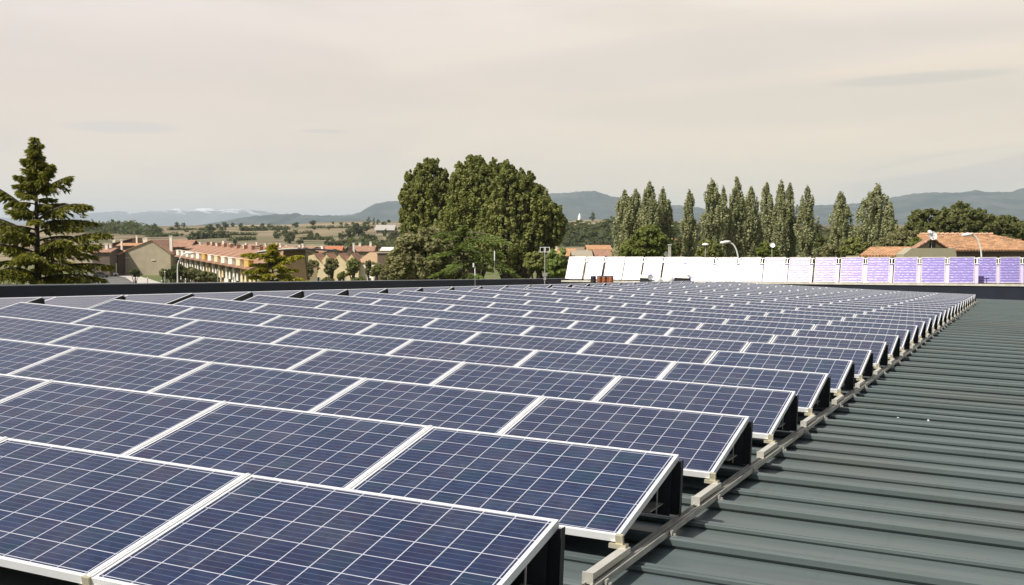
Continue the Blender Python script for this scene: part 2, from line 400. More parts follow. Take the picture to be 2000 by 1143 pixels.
# ================================================================ SOLAR PANELS
def make_panel():
    root = thing('solar_module', (0, 0, 0), '', 'solar panel')
    X0, X1 = -1.65, 0.; H = PW; l = .021; d = .038
    f = MB()
    f.box(X0, X0+l, 0, H, -d, 0); f.box(X1-l, X1, 0, H, -d, 0)
    f.box(X0+l, X1-l, 0, l, -d, 0); f.box(X0+l, X1-l, H-l, H, -d, 0)
    f.obj('frame', M_alu, root)
    g = MB(); g.poly([(X0+l, l, -.004), (X1-l, l, -.004), (X1-l, H-l, -.004), (X0+l, H-l, -.004)], [(0, 1, 2, 3)]); g.obj('cell_glass', M_glass, root)
    bk = MB(); bk.poly([(X0+l, l, -.012), (X1-l, l, -.012), (X1-l, H-l, -.012), (X0+l, H-l, -.012)], [(3, 2, 1, 0)]); bk.obj('backsheet', M_blk, root)
    T = Matrix.Rotation(-TILT, 3, 'X')                # upright pieces: undo the tilt
    top = Matrix.Rotation(TILT, 3, 'X') @ Vector((0, H, 0))
    hy, hz = top.y, top.z
    for sx in (-.004, -1.60):                         # upright post plate at the high edge
        s = MB(); s.box(sx-.060, sx+.028, hy-.004, hy+.010, -.105, hz-.040, R=T); s.box(sx+.028, sx+.032, hy-.03, hy+.014, -.105, hz-.030, R=T)
        s.obj('post', M_dark, root)
    b = MB(); b.box(X0+.02, X1-.02, hy-.075, hy-.070, -.100, hz-.055, R=T); b.obj('wind_plate', M_dark, root)
    r = MB(); r.box(-.066, -.060, hy-.20, hy-.19, -.07, hz-.10, R=T); r.box(-.13, -.06, hy-.33, hy-.02, -.035, -.028, R=T); r.obj('brace', M_alu_dull, root)
    c = MB(); c.box(-.05, .040, -.012, .040, -.066, -.044, R=T); c.box(-.016, .022, -.014, .010, -.060, .005); c.obj('clamp', mat('yellowed_aluminium', (.62, .57, .42), .45, .5), root)
    return root
proto = make_panel()
strip_m = MB().box(-1.674, -1.646, .004, PW-.004, .0008, .006); strip_m.box(-1.664, -1.656, .004, PW-.004, .006, .009)
end_shade_mesh = None
first = True
JOINED = None
def place(root, x, y, ang):
    nrm = Matrix.Rotation(-ang, 4, 'Y')
    root.matrix_world = MA @ Matrix.Translation((x, y, S(x, y) if x > -12.4 else S(x, y))) @ nrm @ Matrix.Rotation(TILT, 4, 'X')
rnd = random.Random(5)
strip_mesh = None; stripped = []
for k in range(NR):
    for j in range(NC):
        x = -j*PX; y = k*P
        lab = 'blue solar panel, %s from the right in the %s row from the front' % (ORD[j], ORD[k])
        if j == 0: lab = 'blue solar panel at the right end of the %s row from the front' % ORD[k]
        if j == 6: lab = 'blue solar panel at the left, ridge end of the %s row from the front' % ORD[k]
        if first: r = proto; r['label'] = lab; first = False
        else: r = dup(proto, lab)
        r['group'] = 'blue solar panels on the near roof slope'
        sl_ = math.atan((S(x-1.6, y)-S(x, y))/1.6)
        place(r, x, y, -sl_)
        if j < NC-1 and not ((j == 0 and k >= 5) or (j == 1 and k >= 8) or (j == 2 and k >= 10)): stripped.append(r)
G0 = -13.2475; GA = math.radians(4.1)
for k in range(3, NR):
    for j in range(2):
        x = G0-j*PX*math.cos(GA); y = k*P
        r = dup(proto, 'pale solar panel beyond the ridge, %s it, in the %s row from the front' % (('nearest', 'second from')[j], ORD[k]))
        r['group'] = 'solar panels on the far roof slope'
        if j == 0:                                     # black wedge sheet painting the shade under the open end facing the ridge
            if end_shade_mesh is None:
                T = Matrix.Rotation(-TILT, 3, 'X'); tp = Matrix.Rotation(TILT, 3, 'X') @ Vector((0, PW, 0)); cm_ = MB()
                for xx in (.003, .010): cm_.v += [tuple(T @ Vector((xx, .06, -.07))), tuple(T @ Vector((xx, tp.y-.01, -.09))), tuple(T @ Vector((xx, tp.y-.01, tp.z-.012))), tuple(T @ Vector((xx, .06, .004)))]
                cm_.f = [(0, 1, 2, 3), (7, 6, 5, 4), (0, 3, 7, 4), (1, 5, 6, 2), (3, 2, 6, 7), (0, 4, 5, 1)]
                co_ = cm_.obj('end_shade', M_blk, r); end_shade_mesh = co_.data
            else: co_ = bpy.data.objects.new('end_shade', end_shade_mesh); COL.objects.link(co_); co_.parent = r
        nrm = Matrix.Rotation(-GA, 4, 'Y')
        zt = .3426-math.sin(TILT)*PW-1.365e-5*y*y+1.145e-4*G0*y
        r.matrix_world = MA @ Matrix.Translation((x, y, zt-j*PX*math.sin(GA))) @ nrm @ Matrix.Rotation(TILT, 4, 'X')

for r in stripped:
    if strip_mesh is None: so_ = strip_m.obj('joint_strip', M_alu, r); strip_mesh = so_.data
    else: so_ = bpy.data.objects.new('joint_strip', strip_mesh); COL.objects.link(so_); so_.parent = r
# --- mounting rails, along the depth, one under every joint
for i, X in enumerate([.060]+[-j*PX+.0 for j in range(1, NC)]+[-7*PX+.02]):
    yy = [-1.2+q*1.0 for q in range(0, 56)]
    m = MB()
    def strip(x0, x1, z0, z1):
        k = len(m.v)
        for y in yy:
            s = S(X, y)
            m.v += [(x0, y, s+z0), (x1, y, s+z0), (x1, y, s+z1), (x0, y, s+z1)]
        for q in range(len(yy)-1):
            a = k+q*4; b = a+4; m.f += [(a, b, b+1, a+1), (a+1, b+1, b+2, a+2), (a+2, b+2, b+3, a+3), (a+3, b+3, b, a)]
        m.f += [(k, k+1, k+2, k+3), (k+len(yy)*4-1, k+len(yy)*4-2, k+len(yy)*4-3, k+len(yy)*4-4)]
    strip(X-.042, X+.028, -.124, -.116); strip(X-.042, X-.036, -.116, -.096); strip(X+.021, X+.028, -.116, -.090); strip(X-.008, X+.002, -.116, -.100)
    lab = 'aluminium mounting rail along the right edge of the array' if i == 0 else 'aluminium mounting rail under the %s joint from the right' % ORD[i-1] if i < 7 else 'aluminium mounting rail under the left ends of the rows'
    rt = thing('mounting_rail', RO, lab, 'rail', 'aluminium rails under the panels'); rt.matrix_world = MA
    m.obj('rail_profile', M_alu_dull, rt)
    if i in (0,):
        for k in range(NR):                       # raised U-pieces carrying the low edge of every row
            u = MB(); y0 = k*P-.52; y1 = k*P+.03; s = S(X, k*P)
            u.box(X-.052, X-.006, y0, y1, s-.090, s-.058); u.box(X-.056, X-.002, y0-.008, y0+.004, s-.105, s-.052)
            u.obj('u_bracket', mat('pale_aluminium', (.60, .58, .52), .45, .4, .06, 5), rt)
        cl_m = None
        for q in range(-2, 50):
            y = 1.435+q*1.068
            if cl_m is None:
                c = MB(); c.box(-.04, .062, -.018, .018, -.150, -.125); c.box(.036, .046, -.018, .018, -.125, -.098); c.lathe([(0, -.088), (.011, -.088), (.011, -.100), (.018, -.100), (.018, -.118)], 8, (.054, 0, -.025))
                co = c.obj('rib_clamp', M_alu_dull, rt); cl_m = co.data
            else: co = bpy.data.objects.new('rib_clamp', cl_m); COL.objects.link(co); co.parent = rt
            co.location = (X, y, S(X, y)+.006)

# small pale plastic bits lying on the sheet
def onroof(px, py):
    d = at(px, py, 10)-Vector((0, 0, CAMZ)); inv = MA.inverted(); c = inv @ Vector((0, 0, CAMZ)); dd = (inv.to_3x3() @ d)
    tt = (-.180-c.z)/dd.z; return c+dd*tt
p_ = onroof(1936, 856)
o = thing('roof_fixing', RO, 'small white T-shaped plastic fixing standing on the ribbed roof', 'fixing'); o.matrix_world = MA @ Matrix.Translation(p_)
MB().box(-.006, .006, -.01, .01, 0, .03).obj('stem', M_white, o); MB().box(-.022, .022, -.015, .015, .03, .036).obj('cap', M_white, o)
for (px, py, lab) in ((1982, 880, 'flat pale scrap lying on the roof near the right edge'), (1813, 822, 'tiny pale crumb lying on the roof left of the white fixing'), (1754, 816, 'tiny pale crumb on the roof, farthest left of the crumbs')):
    p_ = onroof(px, py); q = .022 if px > 1900 else .012
    m = MB(); m.prism([(-q, 0), (q, 0), (q*.7, .010), (0, .014), (-q*.8, .009)], -q*.6, q*.6)
    o = m.obj('litter_scrap', M_white); o.matrix_world = MA @ Matrix.Translation(p_); tag(o, lab, 'scrap', 'pale scraps on the roof')

# ================================================================ THERMAL COLLECTORS
inv = MA.inverted()
def hitY(px, py, Y):
    d = inv.to_3x3() @ (at(px, py, 10)-Vector((0, 0, CAMZ))); c = inv @ Vector((0, 0, CAMZ)); return c+d*((Y-c.y)/d.y)
CT = math.radians(62)
M_lil = mat('brushed_flashing', (.24, .20, .36), .42, .6, .05)
def make_collector(L, kind=0):
    root = thing('solar_thermal_collector', (0, 0, 0), '', 'solar collector', 'purple solar thermal collectors')
    w = 1.13
    f = MB(); e = .035
    f.box(0, e, 0, L, -.09, 0); f.box(w-e, w, 0, L, -.09, 0); f.box(e, w-e, 0, e, -.09, 0); f.box(e, w-e, L-e, L, -.09, 0); f.box(e, w-e, e, L-e, -.09, -.085)
    f.obj('frame', M_cframe, root)
    g = MB(); g.poly([(e, e, -.006), (w-e, e, -.006), (w-e, L-e, -.006), (e, L-e, -.006)], [(0, 1, 2, 3)]); g.obj('absorber_glass', M_absorb, root)
    u = MB()                                          # pipe couplings at the top corner
    u.tube([(w-.02, L-.10, .015), (w+.22, L-.10, .015)], .035, 8); u.tube([(w-.02, L-.45, .015), (w+.22, L-.45, .015)], .03, 8); u.tube([(w+.10, L-.10, .01), (w+.10, L-.45, .01)], .02, 6)
    u.obj('pipe_coupling', M_alu, root)
    if kind == 0: MB().box(w+.015, w+.16, .0, L*.74, -.05, -.03).obj('side_flashing', M_lil, root)
    T = Matrix.Rotation(-CT, 3, 'X'); top = Matrix.Rotation(CT, 3, 'X') @ Vector((0, L, 0))
    s = MB()
    for sx in (.08, w-.08):
        s.tube([T @ Vector((sx, top.y-.06, top.z-.12)), T @ Vector((sx, top.y-.06, -.15))], .025, 6); s.tube([T @ Vector((sx, 0, -.10)), T @ Vector((sx, top.y-.06, -.15))], .025, 6)
    s.obj('stand', M_alu_dull, root)
    return root
cols = [(1103.5, 1136, 545, 67, 1), (1140, 1173, 545.5, 67, 1), (1177.5, 1213.5, 546, 67, 1), (1215, 1249.5, 546.5, 67, 1), (1252.5, 1288.5, 547, 67, 1), (1292, 1330, 547.5, 67, 1), (1330, 1364, 548, 67, 1),
        (1350, 1389.5, 549.5, 60.9, 0), (1393, 1435, 549.8, 60.9, 0), (1440.5, 1481, 550, 60.9, 0), (1488.6, 1530, 550.5, 60.9, 0), (1537.7, 1579, 551, 60.9, 0), (1588.7, 1631, 551.3, 60.9, 0), (1639.6, 1684, 551.8, 60.9, 0),
        (1690.8, 1735.6, 552.2, 60.9, 0), (1744.4, 1790.3, 552.6, 60.9, 0), (1798, 1845, 553, 60.9, 0), (1851.6, 1903, 553.3, 60.9, 0), (1908, 1946, 553, 62.3, 0), (1952, 1993, 553, 62.3, 0), (2000, 2042, 553, 62.3, 0)]
cp = [make_collector(1.60), make_collector(1.73, 1)]; used = [False, False]
for i, (x0, x1, yb, Y, kind) in enumerate(cols):
    a = hitY(x0, yb, Y); b = hitY(x1, yb, Y)
    lab = '%s purple glazed thermal collector from the left on the far roof' % ORD[i]
    if i < 7: lab = '%s white-glaring thermal collector from the left on the far roof' % ORD[i]
    if used[kind]: r = dup(cp[kind], lab)
    else: r = cp[kind]; used[kind] = True; r['label'] = lab
    dirx = (b-a).normalized(); s = (b-a).length/1.13
    r.matrix_world = MA @ Matrix.Translation(a) @ Matrix.Rotation(math.atan2(-dirx.z, dirx.x), 4, 'Y') @ Matrix.Rotation(CT, 4, 'X') @ Matrix.Diagonal((s, 1, 1, 1))
# back sheet strips between the collectors (light support board behind the row)
# equipment at the ridge end, in front of the coping
def rfr(px, py, Y, name, lab, cat, group=None):
    p = hitY(px, py, Y); o = thing(name, (0, 0, 0), lab, cat, group); o.matrix_world = MA @ Matrix.Translation(p); return o
drumdat = [(1158.5, 6.3, M_dark, 'dark grey vent drum at the left end of the rust-brown ones'), (1170.5, 6, M_copper, 'rust-brown vent drum, leftmost of the brown ones'), (1180, 5, M_copper, 'rust-brown vent drum, second of the brown ones from the left'), (1186.5, 4.5, M_copper, 'rust-brown vent drum, third of the brown ones from the left'), (1193, 5.5, M_copper, 'rust-brown vent drum at the right end of the drums')]
for i, (px, rpx, mt, lab) in enumerate(drumdat):
    o = rfr(px, 553, 59.3+.12*(i % 2), 'vent_drum', lab, 'vent', 'vent drums at the far roof end'); R_ = rpx*58/FPX
    MB().lathe([(R_*.96, -.9), (R_*.96, -.02), (R_, 0), (R_*.97, .05), (R_, .10), (R_*.95, .2), (R_, .30), (R_*.95, .36), (R_*.98, .385)], 18).obj('drum', mt, o, smooth=False)
    MB().lathe([(R_*.98, .385), (R_*1.12, .390), (R_*1.10, .415), (R_*.3, .435), (0, .437)], 18).obj('lid', M_coping, o)
for px, lab in ((1259, 'left white-topped dark ventilation box beside the grey dish'), (1331, 'right white-topped dark ventilation box, longer one, left of the big collectors')):
    wd = .26 if px < 1300 else .42
    o = rfr(px, 550, 60.0, 'ventilation_box', lab, 'ventilation unit', 'ventilation boxes')
    MB().box(-wd, wd, -.1, .5, -.5, .20).obj('louvre_body', M_dark, o)
    m = MB(); m.prism([(-wd-.06, .20), (wd+.06, .20), (wd+.06, .24), (wd*.8, .40), (-wd*.8, .40), (-wd-.06, .24)], -.16, .56); m.obj('cover', M_white, o)
for px, rr, lab in ((1285, .24, 'left pale domed roof vent'), (1306, .33, 'right, larger pale domed roof vent')):
    o = rfr(px, 552, 59.6, 'dome_vent', lab, 'roof vent', 'domed vents')
    MB().lathe([(rr*.8, -.5), (rr*.85, 0), (rr, .04), (rr*.97, .16), (rr*.8, .29), (rr*.5, .37), (0, .40)], 20).obj('dome', M_white, o, smooth=True)
    MB().lathe([(rr*.86, -.03), (rr*1.08, -.03), (rr*1.08, .0), (rr*.86, .0)], 20).obj('rim', M_alu_dull, o)
def dish(o, R_, tilt, az_, m=M_white, z=0.):
    prof = [(R_*a, R_*.28*a*a) for a in (0, .25, .5, .75, 1)]
    Rm = (Matrix.Rotation(az_, 3, 'Z') @ Matrix.Rotation(tilt, 3, 'X'))
    MB().lathe(prof+[(R_*1.02, R_*.30), (R_*1.0, R_*.26)], 20, (0, 0, z), Rm).obj('reflector', m, o, smooth=True)
    MB().tube([Rm @ Vector((0, -R_*.9, R_*.25))+Vector((0, 0, z)), Rm @ Vector((0, 0, R_*.95))+Vector((0, 0, z))], .012+R_*.02, 6).obj('feed_arm', M_alu_dull, o)
    MB().tube([(0, .05, z), (0, .12, z-.1), (0, .12, -1.0)], .025, 6).obj('mast', M_alu_dull, o)
o = rfr(1271.5, 542, 59.4, 'satellite_dish', 'small grey satellite dish between the left ventilation box and the pale domes', 'satellite dish')
dish(o, .17, math.radians(80), 0, mat('grey_dish', (.30, .31, .34), .6))
# masts on and beside the roof
def mast(px, ytop, ybot, Y, r, name, lab, cat):
    a = hitY(px, ybot, Y); b = hitY(px, ytop, Y); o = thing(name, (0, 0, 0), lab, cat); o.location = MA @ a
    h = (MA @ b).z-(MA @ a).z; MB().tube([(0, 0, -.6), (0, 0, h)], r, 8).obj('pole', M_alu_dull, o); return o, h
o, h = mast(1064, 490, 553, 54, .028, 'antenna_mast', 'thin mast with square white aerial frame left of the collectors', 'antenna')
m = MB(); s_ = .26
for dx in (-s_, -.03, .03, s_): m.box(dx-.018, dx+.018, -.02, .02, h-.08, h+.20)
for dz in (-.08, .18): m.box(-s_-.01, s_+.01, -.022, .022, h+dz, h+dz+.03)
m.obj('aerial_frame', M_white, o)
m = MB(); m.box(-.13, .13, -.05, .05, h-1.42, h-1.22); m.box(-.07, .07, -.04, .04, h-1.62, h-1.42); m.obj('junction_box', M_alu_dull, o)
o, h = mast(928, 520, 558, 44, .012, 'antenna_mast', 'thin short mast with white cylinder in front of the big poplars', 'antenna')
MB().tube([(-.07, 0, h-.05), (-.07, 0, h+.15)], .04, 8).obj('white_cylinder', M_white, o); MB().tube([(0, 0, h-.45), (-.01, 0, h-.1)], .025, 8).obj('white_sleeve', M_white, o)
o, h = mast(966, 490, 552, 58, .012, 'antenna_mast', 'slim white whip aerial in front of the green cedar', 'antenna')
MB().tube([(0, 0, h-.6), (0, 0, h)], .035, 8).obj('whip_cover', M_white, o)

# ================================================================ TERRAIN
SKX = [-900, 0, 180, 300, 330, 430, 520, 700, 780, 1080, 1158, 1200, 1400, 2000, 2900]
SKY_ = [444, 440, 441, 446, 446, 442, 441, 434, 433, 434, 430, 436, 440, 444, 444]
rg = np.random.default_rng(3)
def hnoise(x, y):
    return 1.6*math.sin(x*.011+y*.004+1)+1.2*math.sin(x*.023-y*.013)+.8*math.sin(x*.05+y*.031+2)
def H(x, y):
    if y < 200: return 0.
    px = 1000+FPX*x/max(y, 1); D1 = 1150.
    top = CAMZ+(455-np.interp(px, SKX, SKY_))/FPX*D1
    u = min(1, max(0, (y-330)/(D1-330))); u = u*u*(3-2*u)
    z = top*u
    if y > D1: z = top-(y-D1)*.012
    if 380 < y: z += hnoise(x, y)*min(1, (y-380)/300)*.7*(1 if y < D1 else .6)
    return max(z, -12 if y > 1500 else z)
def ground_hit(px, py):
    for D in list(range(200, 1300, 6)):
        p = at(px, py, D)
        if p.z <= H(p.x, p.y)+.05: return D
    return 1290
yy = [-400, -100, 0, 60, 120, 200, 260, 320]+list(range(350, 1300, 22))+[1340, 1400, 1500, 1700, 2000, 2500, 3500, 5000, 8000, 14000, 26000]
NXG = 150
m = MB()
for y in yy:
    wd = 220+abs(y)*.95
    for i in range(NXG+1):
        x = -wd+2*wd*i/NXG; m.v.append((x, y, H(x, y)))
for i in range(len(yy)-1):
    for j in range(NXG): a = i*(NXG+1)+j; m.f.append((a, a+1, a+NXG+2, a+NXG+1))
def groundfn(t, tc, c, b):
    sp = t.add('ShaderNodeSeparateXYZ'); t.l.new(tc, sp.inputs[0])
    far = t.smooth(sp.outputs[1], 330, 420)
    vo = t.add('ShaderNodeTexVoronoi', inp={'Scale': 1.}); t.l.new(t.mapping(tc, (.010, .022, 0), (0, 0, 0), (0, 0, .35)), vo.inputs['Vector'])
    g = t.add('ShaderNodeSeparateColor'); t.l.new(vo.outputs['Color'], g.inputs[0])
    fld = t.ramp(g.outputs[0], (.0, (.25, .195, .125)), (.3, (.29, .24, .16)), (.5, (.15, .145, .075)), (.62, (.26, .21, .135)), (.8, (.20, .155, .10)), interp='CONSTANT')
    n = t.noise(t.mapping(tc, (.03, .09, 0)), 1., 6, .7)
    fld = t.mix(t.smooth(n, .5, .68, 0, .75), fld, (.12, .12, .065))
    s2 = t.noise(t.mapping(tc, (.006, .07, 0)), 1., 5, .7)
    fld = t.mix(t.smooth(s2, .53, .58, 0, .8), fld, (.035, .042, .022))
    near = t.mix(t.smooth(t.noise(tc, .08, 6, .7), .35, .65), (.085, .11, .03), (.16, .155, .075))
    return t.mix(far, near, fld)
tag(m.obj('ground', mat('fields', (.1, .1, .05), .95, fn=groundfn, spec=.1), smooth=True), kind='structure')

# mountains: ridge meshes with a near slope and a far slope
def ridge(name, pts, D, depth, mt, label, rough=.05, base=-10, seed=1, n=420):
    pts = sorted(pts); X = [p[0] for p in pts]; Yp = [p[1] for p in pts]
    r = np.random.default_rng(seed); pxs = np.linspace(X[0], X[-1], n)
    m = MB(); rows = 12
    ph = r.random(12)*6.28
    for q in range(-rows, rows+1):
        for px in pxs:
            zc = CAMZ+(455-np.interp(px, X, Yp))/FPX*D
            u = abs(q)/rows; f = (1-u)**1.25; zc += (math.sin(px*.31+ph[0])+.7*math.sin(px*.53+ph[1])+.6*math.sin(px*.17+ph[2]))*.42/FPX*D
            g = sum(math.sin(px*(.02+.017*i)+ph[i]+q*.35*(1 if i % 2 else -1))/(1+i*.55) for i in range(9))*rough*zc*min(1, u*5)*(1-u)
            y = D+q/rows*depth; z = base+(zc-base)*f+g
            m.v.append(((px-1000)/FPX*(D), y, z))
    for i in range(2*rows):
        for j in range(n-1): a = i*n+j; m.f.append((a, a+1, a+n+1, a+n))
    return tag(m.obj(name, mt, smooth=True), label, kind='structure')
def mtfn(t, tc, c, b):
    n = t.noise(t.mapping(tc, (.004, .004, .01)), 1., 8, .65)
    return t.mix(t.smooth(n, .4, .62), (.028, .048, .046), (.072, .082, .074))
M_mt = mat('forested_slope', (.04, .06, .03), .95, fn=mtfn, spec=.1)
def snfn(t, tc, c, b):
    sp = t.add('ShaderNodeSeparateXYZ'); t.l.new(tc, sp.inputs[0])
    n = t.noise(t.mapping(tc, (.004, .004, .009)), 1., 8, .75)
    k = t.smooth(t.math('ADD', t.math('MULTIPLY', n, 500.), sp.outputs[2]), 560, 640)
    return t.mix(k, (.10, .11, .12), (.75, .75, .75))
M_sn = mat('snowy_rock', (.1, .1, .1), .9, fn=snfn, spec=.1)
ridge('snowy_mountains', [(-500, 430), (60, 425), (140, 419), (200, 415), (235, 412), (262, 417), (300, 410), (322, 413), (345, 407), (372, 414), (395, 406), (430, 410), (470, 408), (520, 413), (560, 420), (700, 436), (900, 440)], 17000, 4000, M_sn, None, .12, -60, 4)
ridge('hills', [(280, 450), (340, 446), (400, 440), (440, 433), (470, 426), (500, 422), (540, 419), (568, 418), (580, 416), (592, 420), (620, 421), (660, 421), (690, 424), (720, 431), (760, 440), (860, 450)], 6500, 2300, M_mt, None, .05, -30, 7)
ridge('hills', [(560, 448), (620, 436), (680, 422), (700, 416), (716, 408), (732, 399), (750, 395), (770, 393), (800, 393), (860, 389), (930, 392), (1000, 383), (1050, 378), (1100, 378), (1125, 375), (1145, 374), (1158, 373), (1172, 377), (1195, 384), (1215, 388), (1250, 396), (1300, 401), (1345, 402), (1372, 407), (1400, 416), (1450, 426), (1520, 440)], 8000, 2600, M_mt, None, .05, -30, 9)
ridge('hills', [(1380, 438), (1440, 425), (1500, 410), (1560, 403), (1600, 401), (1640, 400), (1690, 396), (1740, 386), (1780, 379), (1820, 376), (1860, 377), (1888, 375), (1902, 371), (1916, 377), (1940, 375), (1970, 376), (1990, 369), (2010, 366), (2100, 372), (2400, 400), (2700, 430)], 7400, 2600, M_mt, None, .05, -30, 12)
ridge('hills', [(560, 440), (640, 428), (668, 420), (690, 419), (720, 424), (780, 432)], 12500, 2000, M_mt, None, .05, -30, 15, 60)

# ================================================================ TREES
def leafcloud(m, C, R, n, size, rg, up=.35, asp=1.6):
    """n small leaf quads round centre C, radii R (3)"""
    d = rg.normal(size=(n, 3)); d /= np.linalg.norm(d, axis=1)[:, None]
    r = rg.random(n)**.45
    c = np.array(C)+d*r[:, None]*np.array(R)
    nn = d*.8+rg.normal(size=(n, 3))*.55; nn[:, 2] += up; nn /= np.linalg.norm(nn, axis=1)[:, None]
    a = np.cross(nn, rg.normal(size=(n, 3))); a /= np.linalg.norm(a, axis=1)[:, None]
    b = np.cross(nn, a); s = size*(.6+.8*rg.random(n))[:, None]
    m.append(np.stack([c-a*s*.5*asp, c-b*s*.5, c+a*s*.5*asp, c+b*s*.5], 1))
def quads(name, lst, mt, parent):
    V = np.concatenate(lst).reshape(-1, 3).astype(np.float32); n = len(V)//4
    me = bpy.data.meshes.new(name); me.vertices.add(len(V)); me.vertices.foreach_set('co', V.ravel())
    me.loops.add(4*n); me.loops.foreach_set('vertex_index', np.arange(4*n, dtype=np.int32)); me.polygons.add(n)
    me.polygons.foreach_set('loop_start', np.arange(0, 4*n, 4, dtype=np.int32)); me.polygons.foreach_set('loop_total', np.full(n, 4, np.int32))
    me.update(calc_edges=True); me.materials.append(mt)
    o = bpy.data.objects.new(name, me); COL.objects.link(o)
    if parent is not None: o.parent = parent
    return o
def poplar_mesh(h, w, seed, tips=2, lean=0.):
    rg = np.random.default_rng(seed); L = []; tr = MB(); br = []
    tr.tube([(0, 0, 0), (lean*.1, 0, h*.35), (lean*.4, 0, h*.7), (lean, 0, h*.97)], [w*.11, w*.08, w*.045, .02], 8)
    sp = [(0, 0, h)]+[((rg.random()-.5)*w*.75, (rg.random()-.5)*w*.6, h*(.80+.15*rg.random())) for _ in range(tips)]
    for ti, (sx, sy, sh) in enumerate(sp):
        ww = w*(.5 if ti == 0 else .30); nc = int(230*(1 if ti == 0 else .5))
        for i in range(nc):
            u = rg.random()**.85; z = sh*(.08+.92*u)
            rr = ww*max(0, (1-((u-.42)/.58)**3.2 if u > .42 else .80+.20*u/.42))**.8
            an = rg.random()*2*PI; q = rr*(.35+.65*rg.random()**.6)
            bulge = 1+.25*math.sin(z*1.7+an*2+seed)+.15*math.sin(z*3.9-an*3)
            x = sx*min(1, u*1.3)+lean*u**2+math.cos(an)*q*bulge; y = sy+math.sin(an)*q*bulge
            cr = .20+.24*(1-u)*rg.random()+.06
            leafcloud(L, (x, y, z), (cr*.75, cr*.75, cr*(2.2+1.2*rg.random())), 50, .17, rg, .2)
            if i % 5 == 0: tr.tube([(sx*.2, sy*.2, max(.5, z-1.6)), (x*.6, y*.6, z-.7), (x, y, z)], [.05, .035, .015], 5, False)
    return L, tr
POPV = {}
def poplar(px, ptop, wpx, D, label, seed, tips=2, group='lombardy poplars beyond the roof', lean=0):
    z = at(px, ptop, D).z; w = wpx*1.06*D/FPX; p = at(px, 500, D)
    o = thing('poplar_tree', (p.x, D, 0), label, 'poplar', group, rz=seed*1.3)
    L, tr = poplar_mesh(z, w, seed, tips, lean)
    quads('crown', L, F_pop, o); tr.obj('trunk', M_bark, o); return o
pops = [(1219, 379, 38, 150, 'leftmost lombardy poplar, two-tipped, left side of the left poplar clump', 11, 2),
        (1241, 375, 34, 152, 'slim lombardy poplar, second from the left in the left clump', 12, 1),
        (1268, 363, 42, 148, 'tallest lombardy poplar of the left clump', 13, 2),
        (1294, 375, 38, 151, 'lombardy poplar at the right side of the left clump', 14, 2),
        (1346, 379, 28, 155, 'narrow lombardy poplar standing alone between the clumps', 15, 0),
        (1390, 356, 40, 145, 'tall lombardy poplar at the left end of the middle row', 16, 1),
        (1412, 372, 26, 150, 'thin lombardy poplar just right of the tall left-end one in the middle row', 17, 1),
        (1438, 354, 34, 147, 'tall lombardy poplar with ragged top, third in the middle row', 18, 2),
        (1466, 372, 34, 152, 'shorter lombardy poplar in the centre of the middle row', 19, 2),
        (1496, 366, 34, 149, 'lombardy poplar with leaning top, fifth in the middle row', 20, 1),
        (1524, 360, 28, 147, 'slim tall lombardy poplar right of the leaning one', 21, 1),
        (1541, 364, 32, 150, 'lombardy poplar second from the right end of the middle row', 22, 1),
        (1576, 371, 38, 146, 'lombardy poplar at the right end of the middle row', 23, 1),
        (1641, 381, 46, 140, 'broad lombardy poplar alone left of the orange-roofed house', 24, 2),
        (1712, 367, 76, 138, 'widest poplar, egg-shaped, just left of the orange-roofed house', 25, 4)]
for a in pops: poplar(*a)
def broad(px, D, lobes, label, mt, name='broadleaf_tree', cat='tree', group=None, leaf=.30, dens=1., seed=1, nleaf=70, z0=0., crs=1., up=1.):
    """lobes: (px, py, radius px x, radius px z) ellipsoids seen in the photo, at distance D, full-depth crown"""
    rg = np.random.default_rng(seed); p = at(px, 500, D); k = D/FPX
    o = thing(name, (p.x, D, z0), label, cat, group); L = []; tr = MB()
    hmax = max(at(l[0], l[1], D).z for l in lobes)
    tr.tube([(0, 0, -.5), (.1, 0, (hmax-z0)*.3), (-.1, .1, (hmax-z0)*.6)], [.05*(hmax-z0)*.6+.05, .03*(hmax-z0)*.6+.05, .06], 8)
    for (lx, ly, rx, rz) in lobes:
        c = at(lx, ly, D); cx = c.x-p.x; cz = c.z-z0; RX = rx*k; RZ = rz*k; RY = RX*.9; dy = (rg.random()-.5)*RX*.5
        nc = int(dens*36*(RX*RZ)**.62+8)
        for i in range(nc):
            d = rg.normal(size=3); d /= np.linalg.norm(d); q = (.45+.55*rg.random()**.7)*(1+.16*math.sin(d[0]*7+seed)*math.sin(d[2]*6+lx)); tuft = rg.random() < .35
            if tuft: q = .95+.22*rg.random()
            x = cx+d[0]*RX*q; y = dy+d[1]*RY*q; z = cz+d[2]*RZ*q
            cr = (.13+.13*rg.random())*min(RX, RZ)*crs*(.55 if tuft else 1)+.12
            leafcloud(L, (x, y, z), (cr*(1 if up == 1 else .72), cr*(1 if up == 1 else .72), cr*.85*up*(.7+.6*rg.random())), nleaf, leaf, rg, .4)
            if i % 6 == 0: tr.tube([(0, 0, max(0, cz*.45)), ((cx+x)/3, y/2, (cz*.6+z)/2), (x, y, z)], [.10, .06, .02], 5, False)
    quads('crown', L, mt, o); tr.obj('trunk', M_bark, o); return o
